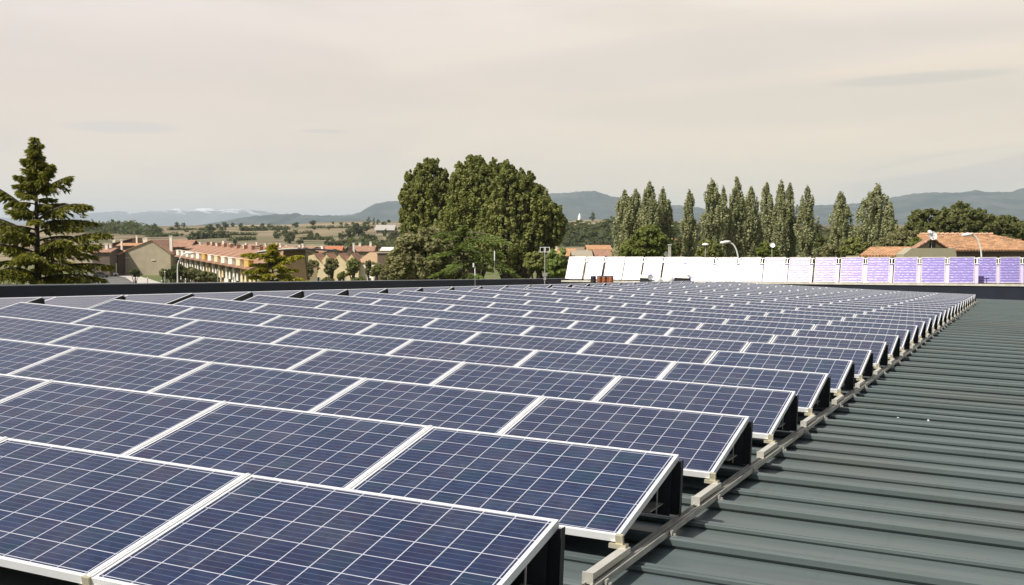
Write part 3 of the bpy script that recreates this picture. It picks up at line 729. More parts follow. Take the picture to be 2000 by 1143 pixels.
# the big central clump
broad(838, 108, [(838, 362, 34, 34), (828, 402, 42, 48), (812, 385, 28, 28), (850, 440, 50, 50), (806, 440, 26, 30), (868, 385, 22, 30), (882, 388, 17, 34), (884, 425, 22, 40), (835, 327, 9, 18), (851, 328, 8, 18), (818, 338, 9, 18), (800, 352, 8, 17), (787, 382, 7, 14), (866, 344, 8, 16), (842, 322, 6, 12), (789, 420, 8, 14)], 'large poplar with upright ragged crown, left part of the central clump', F_big, 'poplar_tree', 'poplar', None, .15, 2.3, 31, 40, up=1.35, crs=.70)
broad(930, 104, [(930, 352, 34, 32), (905, 372, 24, 36), (958, 360, 28, 30), (925, 400, 52, 50), (960, 440, 60, 55), (900, 450, 50, 48), (918, 323, 9, 19), (938, 322, 10, 19), (897, 335, 8, 16), (886, 352, 7, 14), (928, 318, 6, 12), (965, 330, 9, 17), (950, 335, 7, 12), (978, 335, 7, 14)], 'tallest round-topped poplar in the middle of the central clump', F_big, 'poplar_tree', 'poplar', None, .15, 2.3, 32, 40, up=1.35, crs=.70)
broad(1000, 100, [(988, 370, 28, 34), (1024, 375, 24, 28), (1000, 410, 50, 45), (1045, 405, 34, 34), (1070, 430, 30, 32), (1040, 455, 45, 45), (1080, 455, 20, 22), (985, 470, 55, 50), (987, 333, 9, 17), (1000, 340, 7, 14), (1018, 350, 8, 17), (1035, 350, 8, 15), (1052, 374, 8, 14), (1068, 398, 8, 12), (1086, 412, 8, 14), (1098, 432, 7, 12), (1010, 345, 6, 12)], 'wide poplar leaning out to the right of the central clump', F_big, 'poplar_tree', 'poplar', None, .15, 2.3, 33, 40, up=1.35, crs=.70)
broad(840, 86, [(835, 500, 58, 48), (800, 520, 40, 36), (880, 505, 38, 48), (795, 482, 20, 22)], 'dull grey-green bushy tree below the left of the central clump', F_dull, 'bushy_tree', 'tree', None, .2, 1.6, 34)
broad(1270, 118, [(1268, 480, 34, 34), (1262, 462, 20, 20), (1290, 492, 26, 24), (1240, 492, 24, 22)], 'bright green round tree in front of the left poplar clump', foliage('bright_leaves', (.08, .12, .02), (.13, .165, .035), (.17, .19, .05)), 'bushy_tree', 'tree', None, .22, 1.6, 35)
broad(1812, 150, [(1812, 440, 34, 28), (1790, 455, 24, 22), (1830, 462, 30, 24)], 'round dark pine, left of the widest pine behind the orange-roofed house', F_rnd, 'pine_tree', 'pine', None, .28, 1.6, 41)
broad(1885, 146, [(1872, 430, 36, 28), (1905, 440, 34, 28), (1885, 455, 48, 26)], 'widest round dark pine behind the orange-roofed house', F_rnd, 'pine_tree', 'pine', None, .28, 1.6, 42)
broad(1965, 150, [(1965, 446, 32, 22), (1955, 465, 30, 20), (1985, 462, 24, 20)], 'low round pine at the right end behind the orange-roofed house', F_rnd, 'pine_tree', 'pine', None, .28, 1.6, 43)
broad(2010, 140, [(2012, 450, 20, 24)], 'pine cut by the right edge of the picture', F_rnd, 'pine_tree', 'pine', None, .28, 1.5, 44)
broad(1760, 125, [(1765, 478, 34, 26), (1740, 488, 26, 20), (1800, 480, 30, 22)], 'olive green bush between the widest poplar and the orange-roofed house', F_dull, 'bushy_tree', 'tree', None, .24, 1.5, 45)
broad(1825, 110, [(1822, 470, 26, 14), (1800, 476, 20, 12)], 'yellow-green bush behind the gable of the orange-roofed house', foliage('bright_leaves', (.08, .12, .02), (.13, .165, .035)), 'shrub', 'bush', None, .2, 1.5, 46)
for i, (px, py, r, D, lab) in enumerate(((1385, 492, 22, 120, 'green bush in front of the tall poplar at the left of the middle row'), (1497, 493, 18, 120, 'yellow-green bush below the leaning poplar'), (1600, 478, 20, 160, 'dark bush at the right foot of the middle poplar row'), (1618, 494, 16, 125, 'grey-green bush left of the lone broad poplar'), (1672, 488, 24, 126, 'dark bush right of the lone broad poplar'), (1093, 515, 26, 90, 'green bush left of the first glaring collector'), (1070, 528, 20, 92, 'small leafy bush behind the aerial frame mast'), (1320, 480, 14, 165, 'dark shrub right of the left poplar clump'), (1045, 512, 20, 92, 'reddish-green shrub right below the wide poplar'))):
    broad(px, D, [(px, py, r, r*.9), (px+r*.6, py+r*.4, r*.6, r*.5)], lab, [F_big, F_cedg, F_rnd, F_dull][i % 4] if i != 1 else MATS['bright_leaves'], 'shrub', 'bush', 'bushes behind the roof', .2, 1.4, 60+i)

def cedar(px, D, apex, z0, prof, label, mt, seed, explicit=(), nb=90, frond=.42, droop=.35, group=None, rise=.25, fw=.085, dens=1.):
    """tiered cedar: branches sweep out, arch, and hang needle fronds. prof: radius px at given py"""
    rg = np.random.default_rng(seed); p = at(px, apex, D); k = D/FPX; hz = p.z
    o = thing('cedar_tree', (p.x, D, z0), label, 'cedar', group); L = []; tr = MB(); ht = hz-z0
    tr.tube([(0, 0, 0), (0, 0, ht*.5), (0, 0, ht*.97)], [ht*.018+.06, ht*.011+.03, .015], 8)
    pz = [at(px, a, D).z-z0 for a, b in prof]; pr = [b*k for a, b in prof]
    order = np.argsort(pz); pz = np.array(pz)[order]; pr = np.array(pr)[order]
    def branch(start, tip, nf, up):
        a = Vector(start); b = Vector(tip); Ln = (b-a).length
        mid = a.lerp(b, .55)+Vector((0, 0, up*Ln))
        pts = [a.lerp(mid, u).lerp(mid.lerp(b, u), u) for u in np.linspace(0, 1, 7)]
        tr.tube(pts, [.012+.018*Ln*(1-i/6.5) for i in range(7)], 5, False)
        hor = Vector((b.x-a.x, b.y-a.y, 0)); hor = hor.normalized() if hor.length > .01 else Vector((1, 0, 0)); side = Vector((-hor.y, hor.x, 0))
        q = []; nt = max(5, int(Ln*4.2)); tw = [(.10+.88*(k_+rg.random()*.7)/nt, sg, (.55+.6*rg.random())) for k_ in range(nt) for sg in (-1, 1)]
        for i in range(nf):                            # needles hang along side twigs, gaps between twigs
            if i % 5 == 0: u = min(1., .15+.88*rg.random()); sg = 0; v = 0; tl = 0
            else: u, sg, tl = tw[int(rg.random()*len(tw))]; u = min(u, 1.); v = rg.random()
            c = a.lerp(mid, u).lerp(mid.lerp(b, u), u)
            reach_ = (.06+.26*(1-abs(2*u-.95)))*Ln*.8*tl*v
            c = c+side*(sg*reach_)+hor*(reach_*.55)+Vector((0, 0, -reach_*(.25+.35*v)+rg.normal()*.012-.02))
            d = (hor*(.35+.35*rg.random())+side*(sg*.45+.3*rg.normal())+Vector((0, 0, .10-1.5*rg.random()*droop))).normalized()
            ln = frond*(.45+.7*rg.random()); s = fw*(.6+.8*rg.random())
            nrm = d.cross(Vector(rg.normal(size=3))).normalized()
            e = c+d*ln
            q.append([c-nrm*s*.5, c+d*ln*.5-nrm*s, e, c+d*ln*.5+nrm*s])
        L.append(np.array([[list(v) for v in f] for f in q]))
    for (sx, sy, ex, ey, dy, up) in explicit:          # branches read off the photo's outline
        s = at(sx, sy, D); e = at(ex, ey, D); branch((s.x-p.x, 0, s.z-z0), (e.x-p.x, dy, e.z-z0), int(560*dens), up)
    for i in range(nb):
        u = i/nb; z = ht*(.98-.90*u**.9); r = float(np.interp(z, pz, pr))*(.62+.42*rg.random())
        if r < .03: r = .08
        an = i*2.39996+rg.random()*.5
        branch((0, 0, z-.16*r), (math.cos(an)*r, math.sin(an)*r, z-rise*r*(.2+.8*rg.random())+.05), int((70+250*min(1, r/2.5))*dens), .17)
    for i in range(int(75*dens)):                      # spire
        z = ht*(.86+.14*rg.random()**1.3); r = ((ht-z)*.30+.04)*(.5+.6*rg.random()); an = rg.random()*6.28
        branch((0, 0, z+.02), (math.cos(an)*r, math.sin(an)*r, z-.25*r-.05*rg.random()), 26, .25)
    quads('crown', L, mt, o); tr.obj('trunk', M_bark, o); return o
cedar(68, 45, 268, 0, [(268, 1), (290, 15), (320, 26), (350, 38), (380, 52), (410, 72), (440, 95), (480, 118), (520, 130), (560, 145), (620, 150)],
      'big dark cedar with yellow-lit drooping boughs at the left edge', F_ced, 51,
      explicit=[(72, 380, 143, 345, -.3, .10), (72, 358, 108, 322, -.3, .12), (74, 430, 192, 404, -.8, .22), (74, 440, 175, 436, .6, .15), (74, 405, 122, 398, .2, .1), (76, 500, 222, 458, -.5, .20), (76, 505, 205, 478, -.9, .12),
                (74, 530, 212, 520, .4, .12), (74, 545, 180, 545, -.8, .10), (66, 420, -10, 362, -.3, .10), (66, 460, -40, 420, -.4, .15), (60, 350, 38, 344, -.2, .1), (60, 385, 34, 372, .2, .1), (62, 322, 49, 312, 0, .1), (80, 330, 95, 322, 0, .1),
                (70, 545, 60, 535, -2.6, .25), (70, 500, -20, 480, -1.6, .2), (72, 520, 110, 500, -2.8, .25), (72, 480, 40, 440, -2.2, .2)], nb=125, frond=.24, droop=.62, fw=.026, dens=2.3)
cedar(532, 95, 474, 0, [(474, 1), (490, 18), (505, 36), (525, 48), (545, 56), (580, 62)], 'yellow-green cedar in front of the terraced houses', F_yel, 52,
      explicit=[(532, 520, 590, 500, -.6, .2), (532, 505, 478, 498, -.6, .2), (532, 550, 598, 548, -1, .2), (532, 535, 486, 530, -1, .2)], nb=70, frond=.42, droop=.3, fw=.07)
cedar(905, 74, 440, 0, [(440, 10), (450, 40), (465, 62), (480, 78), (500, 88), (520, 92), (560, 95)], 'light green cedar with flat horizontal boughs in front of the central clump', F_cedg, 53,
      explicit=[(900, 455, 1002, 482, -1.5, .18), (900, 490, 1000, 530, -1.8, .15), (900, 500, 1020, 548, -1.0, .15), (900, 455, 855, 462, -1.5, .15), (900, 470, 960, 475, -2.4, .2)], nb=46, frond=.36, droop=.2, rise=.5, fw=.04, dens=.9)

# hillside trees, bushes and hedgerows (far away: crown + trunk)
fr = random.Random(8)
def fartree(px, py, rpx, lab, asp=1., D=None, mt=F_far, nl=26):
    D = D or ground_hit(px, py); p = at(px, py, D); k = D/FPX; r = rpx*k; g = H(p.x, p.y)
    o = thing('hillside_tree', (p.x, p.y, g), lab, 'tree', 'trees on the far hillside')
    rg = np.random.default_rng(int(px*7+py)); L = []
    nc = int(10+rpx*1.6)
    for i in range(nc):
        d = rg.normal(size=3); d /= np.linalg.norm(d); q = .4+.45*rg.random()
        cr = r*(.26+.22*rg.random()); leafcloud(L, (d[0]*r*q, d[1]*r*q, r*asp*(1.0+d[2]*q)), (cr, cr, cr*asp*.9), nl, max(.35, r*.17), rg, .4, 1.3)
    quads('crown', L, mt, o); MB().tube([(0, 0, -.3), (0, 0, r*asp*.9)], [r*.09, r*.05], 6).obj('trunk', M_bark, o)
ft = [(305, 446, 4, 1.1, 'lone small tree on the skyline above the gable house'), (405, 447, 5, .7, ''), (425, 446, 6, .8, ''), (440, 446, 7, 1, ''), (455, 444, 5, 1, ''), (470, 446, 6, .9, ''), (392, 462, 8, .8, ''), (412, 458, 11, .9, ''), (432, 456, 7, 1, ''),
      (540, 466, 9, 1.2, ''), (556, 462, 8, 1, ''), (566, 476, 13, .9, ''), (586, 478, 8, .9, ''), (608, 466, 6, 1, ''), (620, 464, 5, .9, ''), (637, 479, 5, 1, ''), (612, 440, 8, .6, ''), (578, 445, 8, .7, ''), (527, 447, 6, .9, ''), (512, 449, 5, .9, ''), (497, 449, 5, .8, ''), (484, 451, 4, .9, ''),
      (668, 470, 9, 1, ''), (684, 466, 12, 1, ''), (700, 462, 15, .9, ''), (712, 476, 13, .8, ''), (688, 484, 9, 1, ''), (728, 474, 10, .8, ''), (716, 452, 10, 1, ''), (720, 439, 5, 1.6, ''), (730, 440, 4, 2, ''), (738, 440, 4, 1.8, ''), (752, 462, 8, .9, ''), (770, 468, 11, .8, ''), (760, 436, 5, .8, ''),
      (666, 440, 4, .8, ''), (690, 440, 5, .6, ''), (650, 438, 3, .8, ''), (355, 462, 4, .8, ''), (290, 462, 6, .8, ''), (370, 470, 5, .9, ''),
      (1115, 428, 4, .9, ''), (1157, 432, 7, 1.3, ''), (1122, 478, 10, .8, ''), (1142, 480, 9, .8, ''), (1105, 470, 11, .8, ''), (1170, 465, 12, .9, ''), (1190, 452, 12, .9, ''), (1130, 460, 11, .9, ''), (1155, 452, 10, .8, ''), (1185, 474, 10, .8, ''), (1112, 450, 9, .9, ''), (1335, 452, 10, .9, ''), (1365, 465, 12, .9, ''), (1322, 468, 9, .9, ''), (1600, 456, 12, .8, ''), (1620, 462, 12, .8, ''), (1672, 462, 10, .9, ''),
      (335, 536, 7, .9, ''), (350, 530, 9, .9, ''), (366, 534, 9, .8, ''), (382, 538, 9, .8, ''), (320, 534, 5, .8, ''), (398, 540, 8, .8, ''), (262, 532, 5, .6, ''), (412, 544, 8, .7, '')]
for _ in range(34):
    px = fr.uniform(335, 800); py = fr.choice([fr.uniform(443, 450), fr.uniform(450, 480)]); ft.append((round(px), round(py), fr.uniform(2.5, 6.5), fr.uniform(.6, 1.1), ''))
cnt = {}; ft.sort()
for i, (px, py, r, asp, lab) in enumerate(ft):
    near = py > 525
    z = 'below the gable house' if near else ('on the hill above the gable and terraced houses' if px < 500 else 'on the fields left of the central clump' if px < 660 else 'in the grove left of the central clump' if px < 800 else 'on the wooded slope right of the central clump' if px < 1200 else 'behind the poplar rows')
    if not lab:
        cnt[z] = cnt.get(z, 0)+1
        lab = '%s dark tree, %s from the left %s' % ('broad' if asp < .9 else 'rounded' if asp < 1.3 else 'slim', ORD[cnt[z]-1], z)
    if near: broad(px, 150, [(px, py-1, r*1.5, r*1.05), (px+r, py+4, r, r*.8)], lab, F_dull if i % 2 else F_far, 'shrub', 'bush', 'bushes below the houses', .22, 1.3, 300+i, 50); continue
    fartree(px, py, r, lab, asp)
for i, (x0, x1, py, hh_, lab) in enumerate(((288, 345, 463, 1.8, 'hedgerow on the slope above the blank gable'), (376, 448, 466, 3.2, 'thick purple-green hedge belt above the left end of the terraces'), (452, 500, 460, 1.6, 'thin hedgerow, upper of the two above the terraces'), (448, 496, 470, 1.6, 'thin hedgerow, lower of the two above the terraces'), (330, 420, 450, 1.6, 'long hedge along the skyline above the brown wing'), (470, 560, 451, 2.2, 'dark hedge belt along the skyline above the terraces'), (592, 648, 469, 1.6, 'short hedgerow above the orange-red roofed house'), (560, 610, 458, 1.4, 'thin field hedge above the yellow-green cedar'), (600, 700, 446, 1.4, 'long thin hedge just under the skyline left of the barn'), (640, 700, 480, 2.0, 'hedge at the foot of the field above the orange-red roof'))):
    D0 = ground_hit((x0+x1)/2, py); p = at((x0+x1)/2, py, D0); k = D0/FPX; rg = np.random.default_rng(500+i); L = []; n_ = int((x1-x0)*.9)
    o = thing('hedgerow', (p.x, p.y, H(p.x, p.y)), lab, 'hedge', 'hedgerows on the far fields')
    for q in range(n_):
        x = (rg.random()-.5)*(x1-x0)*k; y = x*.12+rg.normal()*1.2; g = H(p.x+x, p.y+y)-o.location.z; cr = hh_*(.5+.7*rg.random())
        leafcloud(L, (x, y, g+cr*.6), (cr*1.3, cr, cr), 22, cr*.42, rg, .4, 1.3)
    quads('foliage', L, F_far, o)
# far-off woods, each one dark mass on the skyline or the slope
def wood(pts, D, name, nleaf, size, seed, mt=F_far, deep=40):
    rg = np.random.default_rng(seed); L = []; X = [p[0] for p in pts]
    for i in range(nleaf):
        px = X[0]+(X[-1]-X[0])*rg.random(); top = np.interp(px, X, [p[1] for p in pts]); bot = np.interp(px, X, [p[2] for p in pts])
        py = top+(bot-top)*rg.random(); dd = D+deep*(bot-py)/max(4, bot-top)+rg.normal()*4; c = at(px, py, dd); cr = size*(.6+.9*rg.random())
        leafcloud(L, c, (cr*1.3, cr*1.3, cr*.8), 34, cr*.36, rg, .5, 1.3)
    return tag(quads(name, L, mt, None), 'far-off dark woodland reading as one mass', 'woodland', kind='stuff')
wood([(120, 446, 470), (150, 440, 470), (190, 444, 468), (225, 438, 462), (255, 442, 458), (285, 446, 458), (300, 450, 456)], 760, 'woodland', 300, 4.2, 81)
wood([(1095, 440, 490), (1130, 444, 488), (1170, 446, 485), (1200, 434, 480), (1260, 436, 485), (1330, 446, 486), (1380, 446, 490), (1420, 444, 490)], 560, 'woodland', 420, 4.2, 82)
wood([(1560, 452, 490), (1620, 448, 490), (1700, 452, 490), (1780, 456, 492), (1860, 452, 492), (2040, 450, 490)], 420, 'woodland', 360, 3.4, 83)
wood([(690, 470, 482), (740, 474, 486), (800, 470, 486)], 520, 'woodland', 60, 3, 84)
# grass and scrub on the bank below the road

# ================================================================ BUILDINGS AND STREET
def frame_of(p0, p1):
    """local frame with x from p0 to p1 on the ground and y away from the camera"""
    d = Vector((p1.x-p0.x, p1.y-p0.y, 0)); return d.length, math.atan2(d.y, d.x)
def window(par, x0, x1, z0, z1, y=0., glass=M_win, fr=M_white):
    m = MB(); m.box(x0, x1, y-.03, y+.02, z0, z1); w_ = m.obj('window', glass, par)
    e = .07; m = MB(); m.box(x0-e, x0, y-.06, y+.02, z0-e, z1+e); m.box(x1, x1+e, y-.06, y+.02, z0-e, z1+e); m.box(x0, x1, y-.06, y+.02, z1, z1+e); m.box(x0, x1, y-.08, y+.02, z0-e, z0)
    m.obj('window_frame', fr, w_); return w_
def gable_house(px0, px1, D0, D1, depth, eave, ridge, label, wall, tile, group=None, apex=.5, over=.35, windows=(), name='house', chimney=(), zb_=0., alongx=False):
    """front wall seen between px0 (at D0) and px1 (at D1); gable in the front unless alongx"""
    a = at(px0, 500, D0); b = at(px1, 500, D1); w_, an = frame_of(a, b)
    o = thing(name, (a.x, a.y, zb_), label, 'house', group, an); m = MB(); eave -= zb_; ridge -= zb_; chimney = [(c0, c1, c2-zb_, c3) for c0, c1, c2, c3 in chimney]
    t_ = .18
    if not alongx:
        m.prism([(0, -.5), (w_, -.5), (w_, eave), (w_*apex, ridge), (0, eave)], 0, depth)
        m.obj('wall', wall, o)
        for side, (xe, xr) in (('l', (0, w_*apex)), ('r', (w_, w_*apex))):
            sl_ = (ridge-eave)/(xr-xe); xo = xe-math.copysign(over, xr-xe); zo = eave+sl_*(xo-xe)
            r = MB(); r.prism([(xo, zo+.02), (xr, ridge+.02), (xr, ridge+t_+.02), (xo, zo+t_+.02)], -over*.6, depth+over*.6); r.obj('roof', tile, o)
    else:
        m.box(0, w_, 0, depth, -.5, eave); m.prism([(0, 0), (0.001, 0), (0.001, .01)], 0, .01)
        gm = MB(); Rz = Matrix(((0, 1, 0), (1, 0, 0), (0, 0, 1)))
        for x in (0, w_-.2): gm.prism([(0, eave), (depth, eave), (depth/2, ridge)], x+.01, x+.19, R=Rz)
        m.obj('wall', wall, o); gm.obj('gable', wall, o)
        for (ye, yr) in ((0, depth/2), (depth, depth/2)):
            sl_ = (ridge-eave)/(yr-ye); yo = ye-math.copysign(over, yr-ye); zo = eave+sl_*(yo-ye)
            r = MB(); r.poly([(-over, yo, zo+.02), (w_+over, yo, zo+.02), (w_+over, yr, ridge+.02), (-over, yr, ridge+.02), (-over, yo, zo+t_), (w_+over, yo, zo+t_), (w_+over, yr, ridge+t_), (-over, yr, ridge+t_)],
                             [(0, 1, 2, 3), (7, 6, 5, 4), (0, 4, 5, 1), (1, 5, 6, 2), (2, 6, 7, 3), (3, 7, 4, 0)]); r.obj('roof', tile, o)
    for (x, z0, z1, ww) in windows: window(o, x*w_-ww/2, x*w_+ww/2, z0, z1)
    for (x, y, h, s_) in chimney:
        c = MB(); c.box(x*w_-s_, x*w_+s_, y-s_, y+s_, eave-.5, h); c.box(x*w_-s_*1.3, x*w_+s_*1.3, y-s_*1.3, y+s_*1.3, h, h+.18); c.obj('chimney', M_whiter, o)
    return o
def Z(py, D): return at(1000, py, D).z
# gable house with the blank tan wall
D = 290
g = gable_house(231, 333, D, D, 16, Z(496, D), Z(470, D), 'big gabled building with blank tan end wall', M_tan, M_tilep, apex=.64, over=.5, chimney=((.95, 3, Z(462, D), .35), (.40, 6, Z(466, D), .3)))
m = MB(); m.box(.2, 2.9, -.25, -.02, Z(504, D), Z(502.6, D)); m.box(8.6, 9.6, -.2, -.02, Z(509, D), Z(508, D)); m.obj('wall_plaque', M_whiter, g)
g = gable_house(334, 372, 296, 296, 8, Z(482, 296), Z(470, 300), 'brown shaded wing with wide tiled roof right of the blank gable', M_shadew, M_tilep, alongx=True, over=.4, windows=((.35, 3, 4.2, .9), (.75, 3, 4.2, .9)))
g = gable_house(206, 231, 285, 285, 11, Z(497, 285), Z(490, 288), 'low house left of the blank gable with tall white pillars', M_brick, M_tile, alongx=True, over=.5, windows=((.30, 4.0, 5.6, .6), (.55, 4.0, 5.6, .6)), chimney=((.2, 2, Z(478, 285), .3), (.75, 5, Z(470, 285), .22)))
m = MB()
for x in (.25, .6, 1.0, 2.35, 3.1): m.box(x*1.0-.1, x*1.0+.1, -1.2, -.95, 0, Z(514, 285) if x > 2 else Z(520, 285))
m.obj('pillar', M_whiter, g)
g = gable_house(212, 262, 340, 340, 8, Z(478, 340), Z(466, 344), 'dark brown house with pink roof behind the low pillared house', M_brick, M_tilep, apex=.95, over=.6, chimney=((.1, 3, Z(466, 340), .4),))
g = gable_house(232, 280, 315, 315, 6, Z(480, 315), Z(476, 320), 'flat-roofed dark house with pale eave behind the blank gable', M_shadew, M_tile, alongx=True, over=.6, chimney=((.55, 4, Z(462, 315), .2), (.88, 4, Z(467, 315), .35)))
g = gable_house(180, 214, 280, 280, 9, Z(493, 280), Z(486, 283), 'low brown house half hidden behind the big cedar', M_shadew, M_tilep, alongx=True, over=.5, chimney=((.6, 3, Z(478, 280), .3),))
# terraced houses, stepping nearer to the right
TL = at(352, 500, 238); TR = at(522, 500, 160); wl, ta = frame_of(TL, TR); NH = 13; uw = wl/NH
def terrace(i, label, wall, body, group):
    q = TL.lerp(TR, i/NH); z = -0.55*i/NH
    o = thing('terraced_house', (q.x, q.y, z), label, 'house', group, ta); d = 9
    m = MB(); m.box(0, .35, 0, d, -1, 6.2); m.box(uw-.25, uw, 0, d, -1, 6.2); m.box(.35, uw-.25, .5, d, -1, 6.2); m.obj('wall', wall, o)
    MB().box(.36, uw-.26, .42, .49, -1, 6.15).obj('recess_shade', M_shadew, o)  # dark sheet at the back of the balcony opening, its shade painted in
    m = MB(); m.box(uw*.1, uw*.62, -.35, .42, 2.75, 3.0); m.box(uw*.1, uw*.62, -.35, -.25, 3.0, 3.65); m.obj('balcony', wall, o)
    m = MB(); m.box(uw*.30, uw*.42, -.30, -.1, -.5, 2.75); m.obj('pillar', M_whiter, o)
    window(o, uw*.34, uw*.70, 3.1, 5.2, .40, fr=M_shadew); window(o, uw*.2, uw*.42, .2, 2.2, .40, fr=M_shadew); window(o, uw*.62, uw*.8, .2, 2.2, .40, fr=M_shadew)
    m = MB(); m.prism([(uw*.18, 3.7), (uw*.40, 3.7), (uw*.34, 5.3), (uw*.24, 5.3)], -.25, -.15); m.prism([(uw*.62, 3.7), (uw*.84, 3.7), (uw*.78, 5.0), (uw*.68, 5.0)], -.25, -.15); m.obj('porch_screen', wall, o)
    r = MB(); t_ = .18
    for (y0, y1, z0, z1) in ((-1.2, d*.55, 5.95, 8.3), (d+.5, d*.55, 5.95, 8.3)):
        r.poly([(0, y0, z0), (uw, y0, z0), (uw, y1, z1), (0, y1, z1), (0, y0, z0+t_), (uw, y0, z0+t_), (uw, y1, z1+t_), (0, y1, z1+t_)], [(0, 1, 2, 3), (7, 6, 5, 4), (0, 4, 5, 1), (1, 5, 6, 2), (2, 6, 7, 3), (3, 7, 4, 0)])
    r.obj('roof', M_tilep, o)
    dm = MB(); dm.box(uw*.22, uw*.70, -1.0, -.2, 6.30, 7.30); dm.box(uw*.18, uw*.74, -1.06, -.15, 7.30, 7.40); dm.obj('dormer', body, o)
    c = MB(); c.box(uw*.9, uw*.9+.6, d*.5, d*.5+.6, 7.8, 9.1); c.obj('chimney', M_tilep, o)
TERR = ['white', 'white', 'white', 'white', 'white', 'ochre', 'white', 'cream', 'white', 'white', 'cream', 'ochre', 'cream']
for i in range(NH-1):
    k = TERR[i]; body = {'white': M_whiter, 'cream': M_cream, 'ochre': M_yelr}[k]; wall = {'white': M_whiter, 'cream': M_cream, 'ochre': M_cream}[k]
    terrace(i, '%s terraced house from the left, with %s dormer box and balcony' % (ORD[i], k), wall, body, 'terraced houses')
# houses behind the terraces: roofs with chimneys
back = [(366, 396, 292, 285, 485, 478, 'small pink roof just right of the brown wing'), (388, 420, 262, 256, 490, 482, 'pink-brown roof behind the left terraces, with one tall chimney'), (408, 436, 320, 315, 483, 477, 'farthest low pink roof behind the left terraces'), (416, 448, 270, 262, 490, 482, 'house with red chimneys behind the middle of the terraces'),
        (440, 470, 250, 242, 494, 485, 'wide brown roof behind the middle terraces'), (458, 488, 320, 314, 486, 479, 'pale pink roof, second row behind the terraces'), (466, 500, 235, 226, 498, 488, 'pink roof touching the terraces near their right end'), (494, 524, 300, 292, 489, 480, 'roof with two chimneys left of the stepped roof'),
        (508, 548, 262, 250, 495, 482, 'large stepped pink roof behind the right end of the terraces'), (535, 572, 300, 292, 492, 484, 'brown roof behind the yellow-green cedar'), (560, 600, 340, 334, 489, 483, 'low pink roof left of the orange-red roofed house'), (600, 632, 300, 296, 493, 487, 'tan roof above the left of the cream row')]
for (x0, x1, d0, d1, ye, yr, lab) in back:
    gable_house(x0, x1, d0, d1, 7, Z(ye, (d0+d1)/2), Z(yr, (d0+d1)/2+3.5), lab, M_tanr, M_tilep, 'roofs behind the terraces', alongx=True, over=.5, windows=((.3, 2.8, 4, 1.), (.7, 2.8, 4, 1.)), chimney=((.2, 3, Z(yr-3, d0), .3), (.7, 4, Z(yr-4, d0), .3)) if x0 % 4 else ((.45, 3, Z(yr-5, d0), .35),))
gable_house(632, 664, 340, 340, 9, Z(492, 340), Z(482, 344), 'small house with bright orange-red hipped roof on the field edge', M_tanr, mat('red_orange_tiles', (.52, .17, .08), .85, 0, .1, fn=tilefn, spec=.2), alongx=True, over=.5)
gable_house(668, 690, 300, 300, 9, Z(496, 300), Z(483, 300), 'dark brown gabled roof with white chimneys left of the white shed', M_shadew, mat('dark_tiles', (.16, .09, .05), .85, spec=.2), over=.5, chimney=((.9, 3, Z(476, 300), .25),))
gable_house(690, 728, 310, 310, 9, Z(491, 310), Z(481, 313), 'tan roofed house with slanted white chimneys above the cream row', M_tanr, M_tilep, alongx=True, over=.5, chimney=((.25, 4, Z(476, 310), .3), (.8, 4, Z(474, 310), .3)))
gable_house(744, 785, 320, 320, 10, Z(490, 320), Z(484, 324), 'long white shed beside the left of the central clump', M_whiter, M_whiter, alongx=True, over=.3)
gable_house(735, 768, 700, 700, 16, Z(449, 700), Z(440, 708), 'grey barn on the hill left of the central clump', mat('grey_render', (.2, .19, .17), .9), mat('grey_sheet', (.40, .38, .34), .8), alongx=True, over=1, zb_=H(*at(750, 455, 700).xy)-1)
gable_house(790, 805, 690, 690, 12, Z(449, 690), Z(443, 696), 'small grey barn on the hill half hidden by the central clump', MATS['grey_render'], MATS['grey_sheet'], alongx=True, over=1, zb_=H(*at(800, 455, 690).xy)-1)
# cream row with saw-tooth gables
D = 222
a = at(602, 500, D); b = at(700, 500, D); wl2, an = frame_of(a, b)
o = thing('row_building', (a.x, a.y, 0), 'cream building with four slanted gables behind small street trees', 'building', None, an)
ze = Z(512, D); zt = Z(497, D); u = wl2/4
poly = [(0, -.5), (wl2, -.5)]
for i in range(3, -1, -1): poly += [((i+1)*u, zt-1.5), (i*u+u*.45, zt)]
poly += [(0, zt-.3)]
MB().prism(poly, 0, 9).obj('wall', M_cream, o)
for i in range(4):
    r = MB(); r.prism([(i*u+u*.45, zt+.02), ((i+1)*u+.1, zt-1.5), ((i+1)*u+.1, zt-1.3), (i*u+u*.45, zt+.22)], -.3, 9); r.obj('roof', M_tilep, o)
    window(o, i*u+u*.35, i*u+u*.6, 1.0, 2.2, 0.); window(o, i*u+u*.72, i*u+u*.9, .3, 2.2, 0.)
o = gable_house(700, 737, 224, 222, 9, Z(513, 222), Z(495, 226), 'end house of the cream row with broad pink-tan roof slope', M_whiter, mat('tan_tiles', (.40, .27, .16), .85, spec=.2), alongx=True, over=.3, windows=((.25, .5, 2.2, .8), (.6, .5, 2.0, .6)))
a = at(737, 500, 221); o = thing('flat_block', (a.x, a.y, 0), 'shaded brown flat-topped block left of the central clump', 'building')
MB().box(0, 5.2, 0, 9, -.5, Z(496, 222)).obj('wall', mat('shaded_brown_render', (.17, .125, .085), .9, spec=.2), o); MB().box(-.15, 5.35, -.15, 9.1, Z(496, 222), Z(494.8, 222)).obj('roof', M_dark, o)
window(o, 1, 1.8, 1.2, 2.6, 0.); window(o, 3, 3.7, 1.2, 2.6, 0.)
m = MB(); m.box(-.2, 5.4, -2.0, -1.8, -.3, .8); m.obj('garden_wall', M_tanr, o)
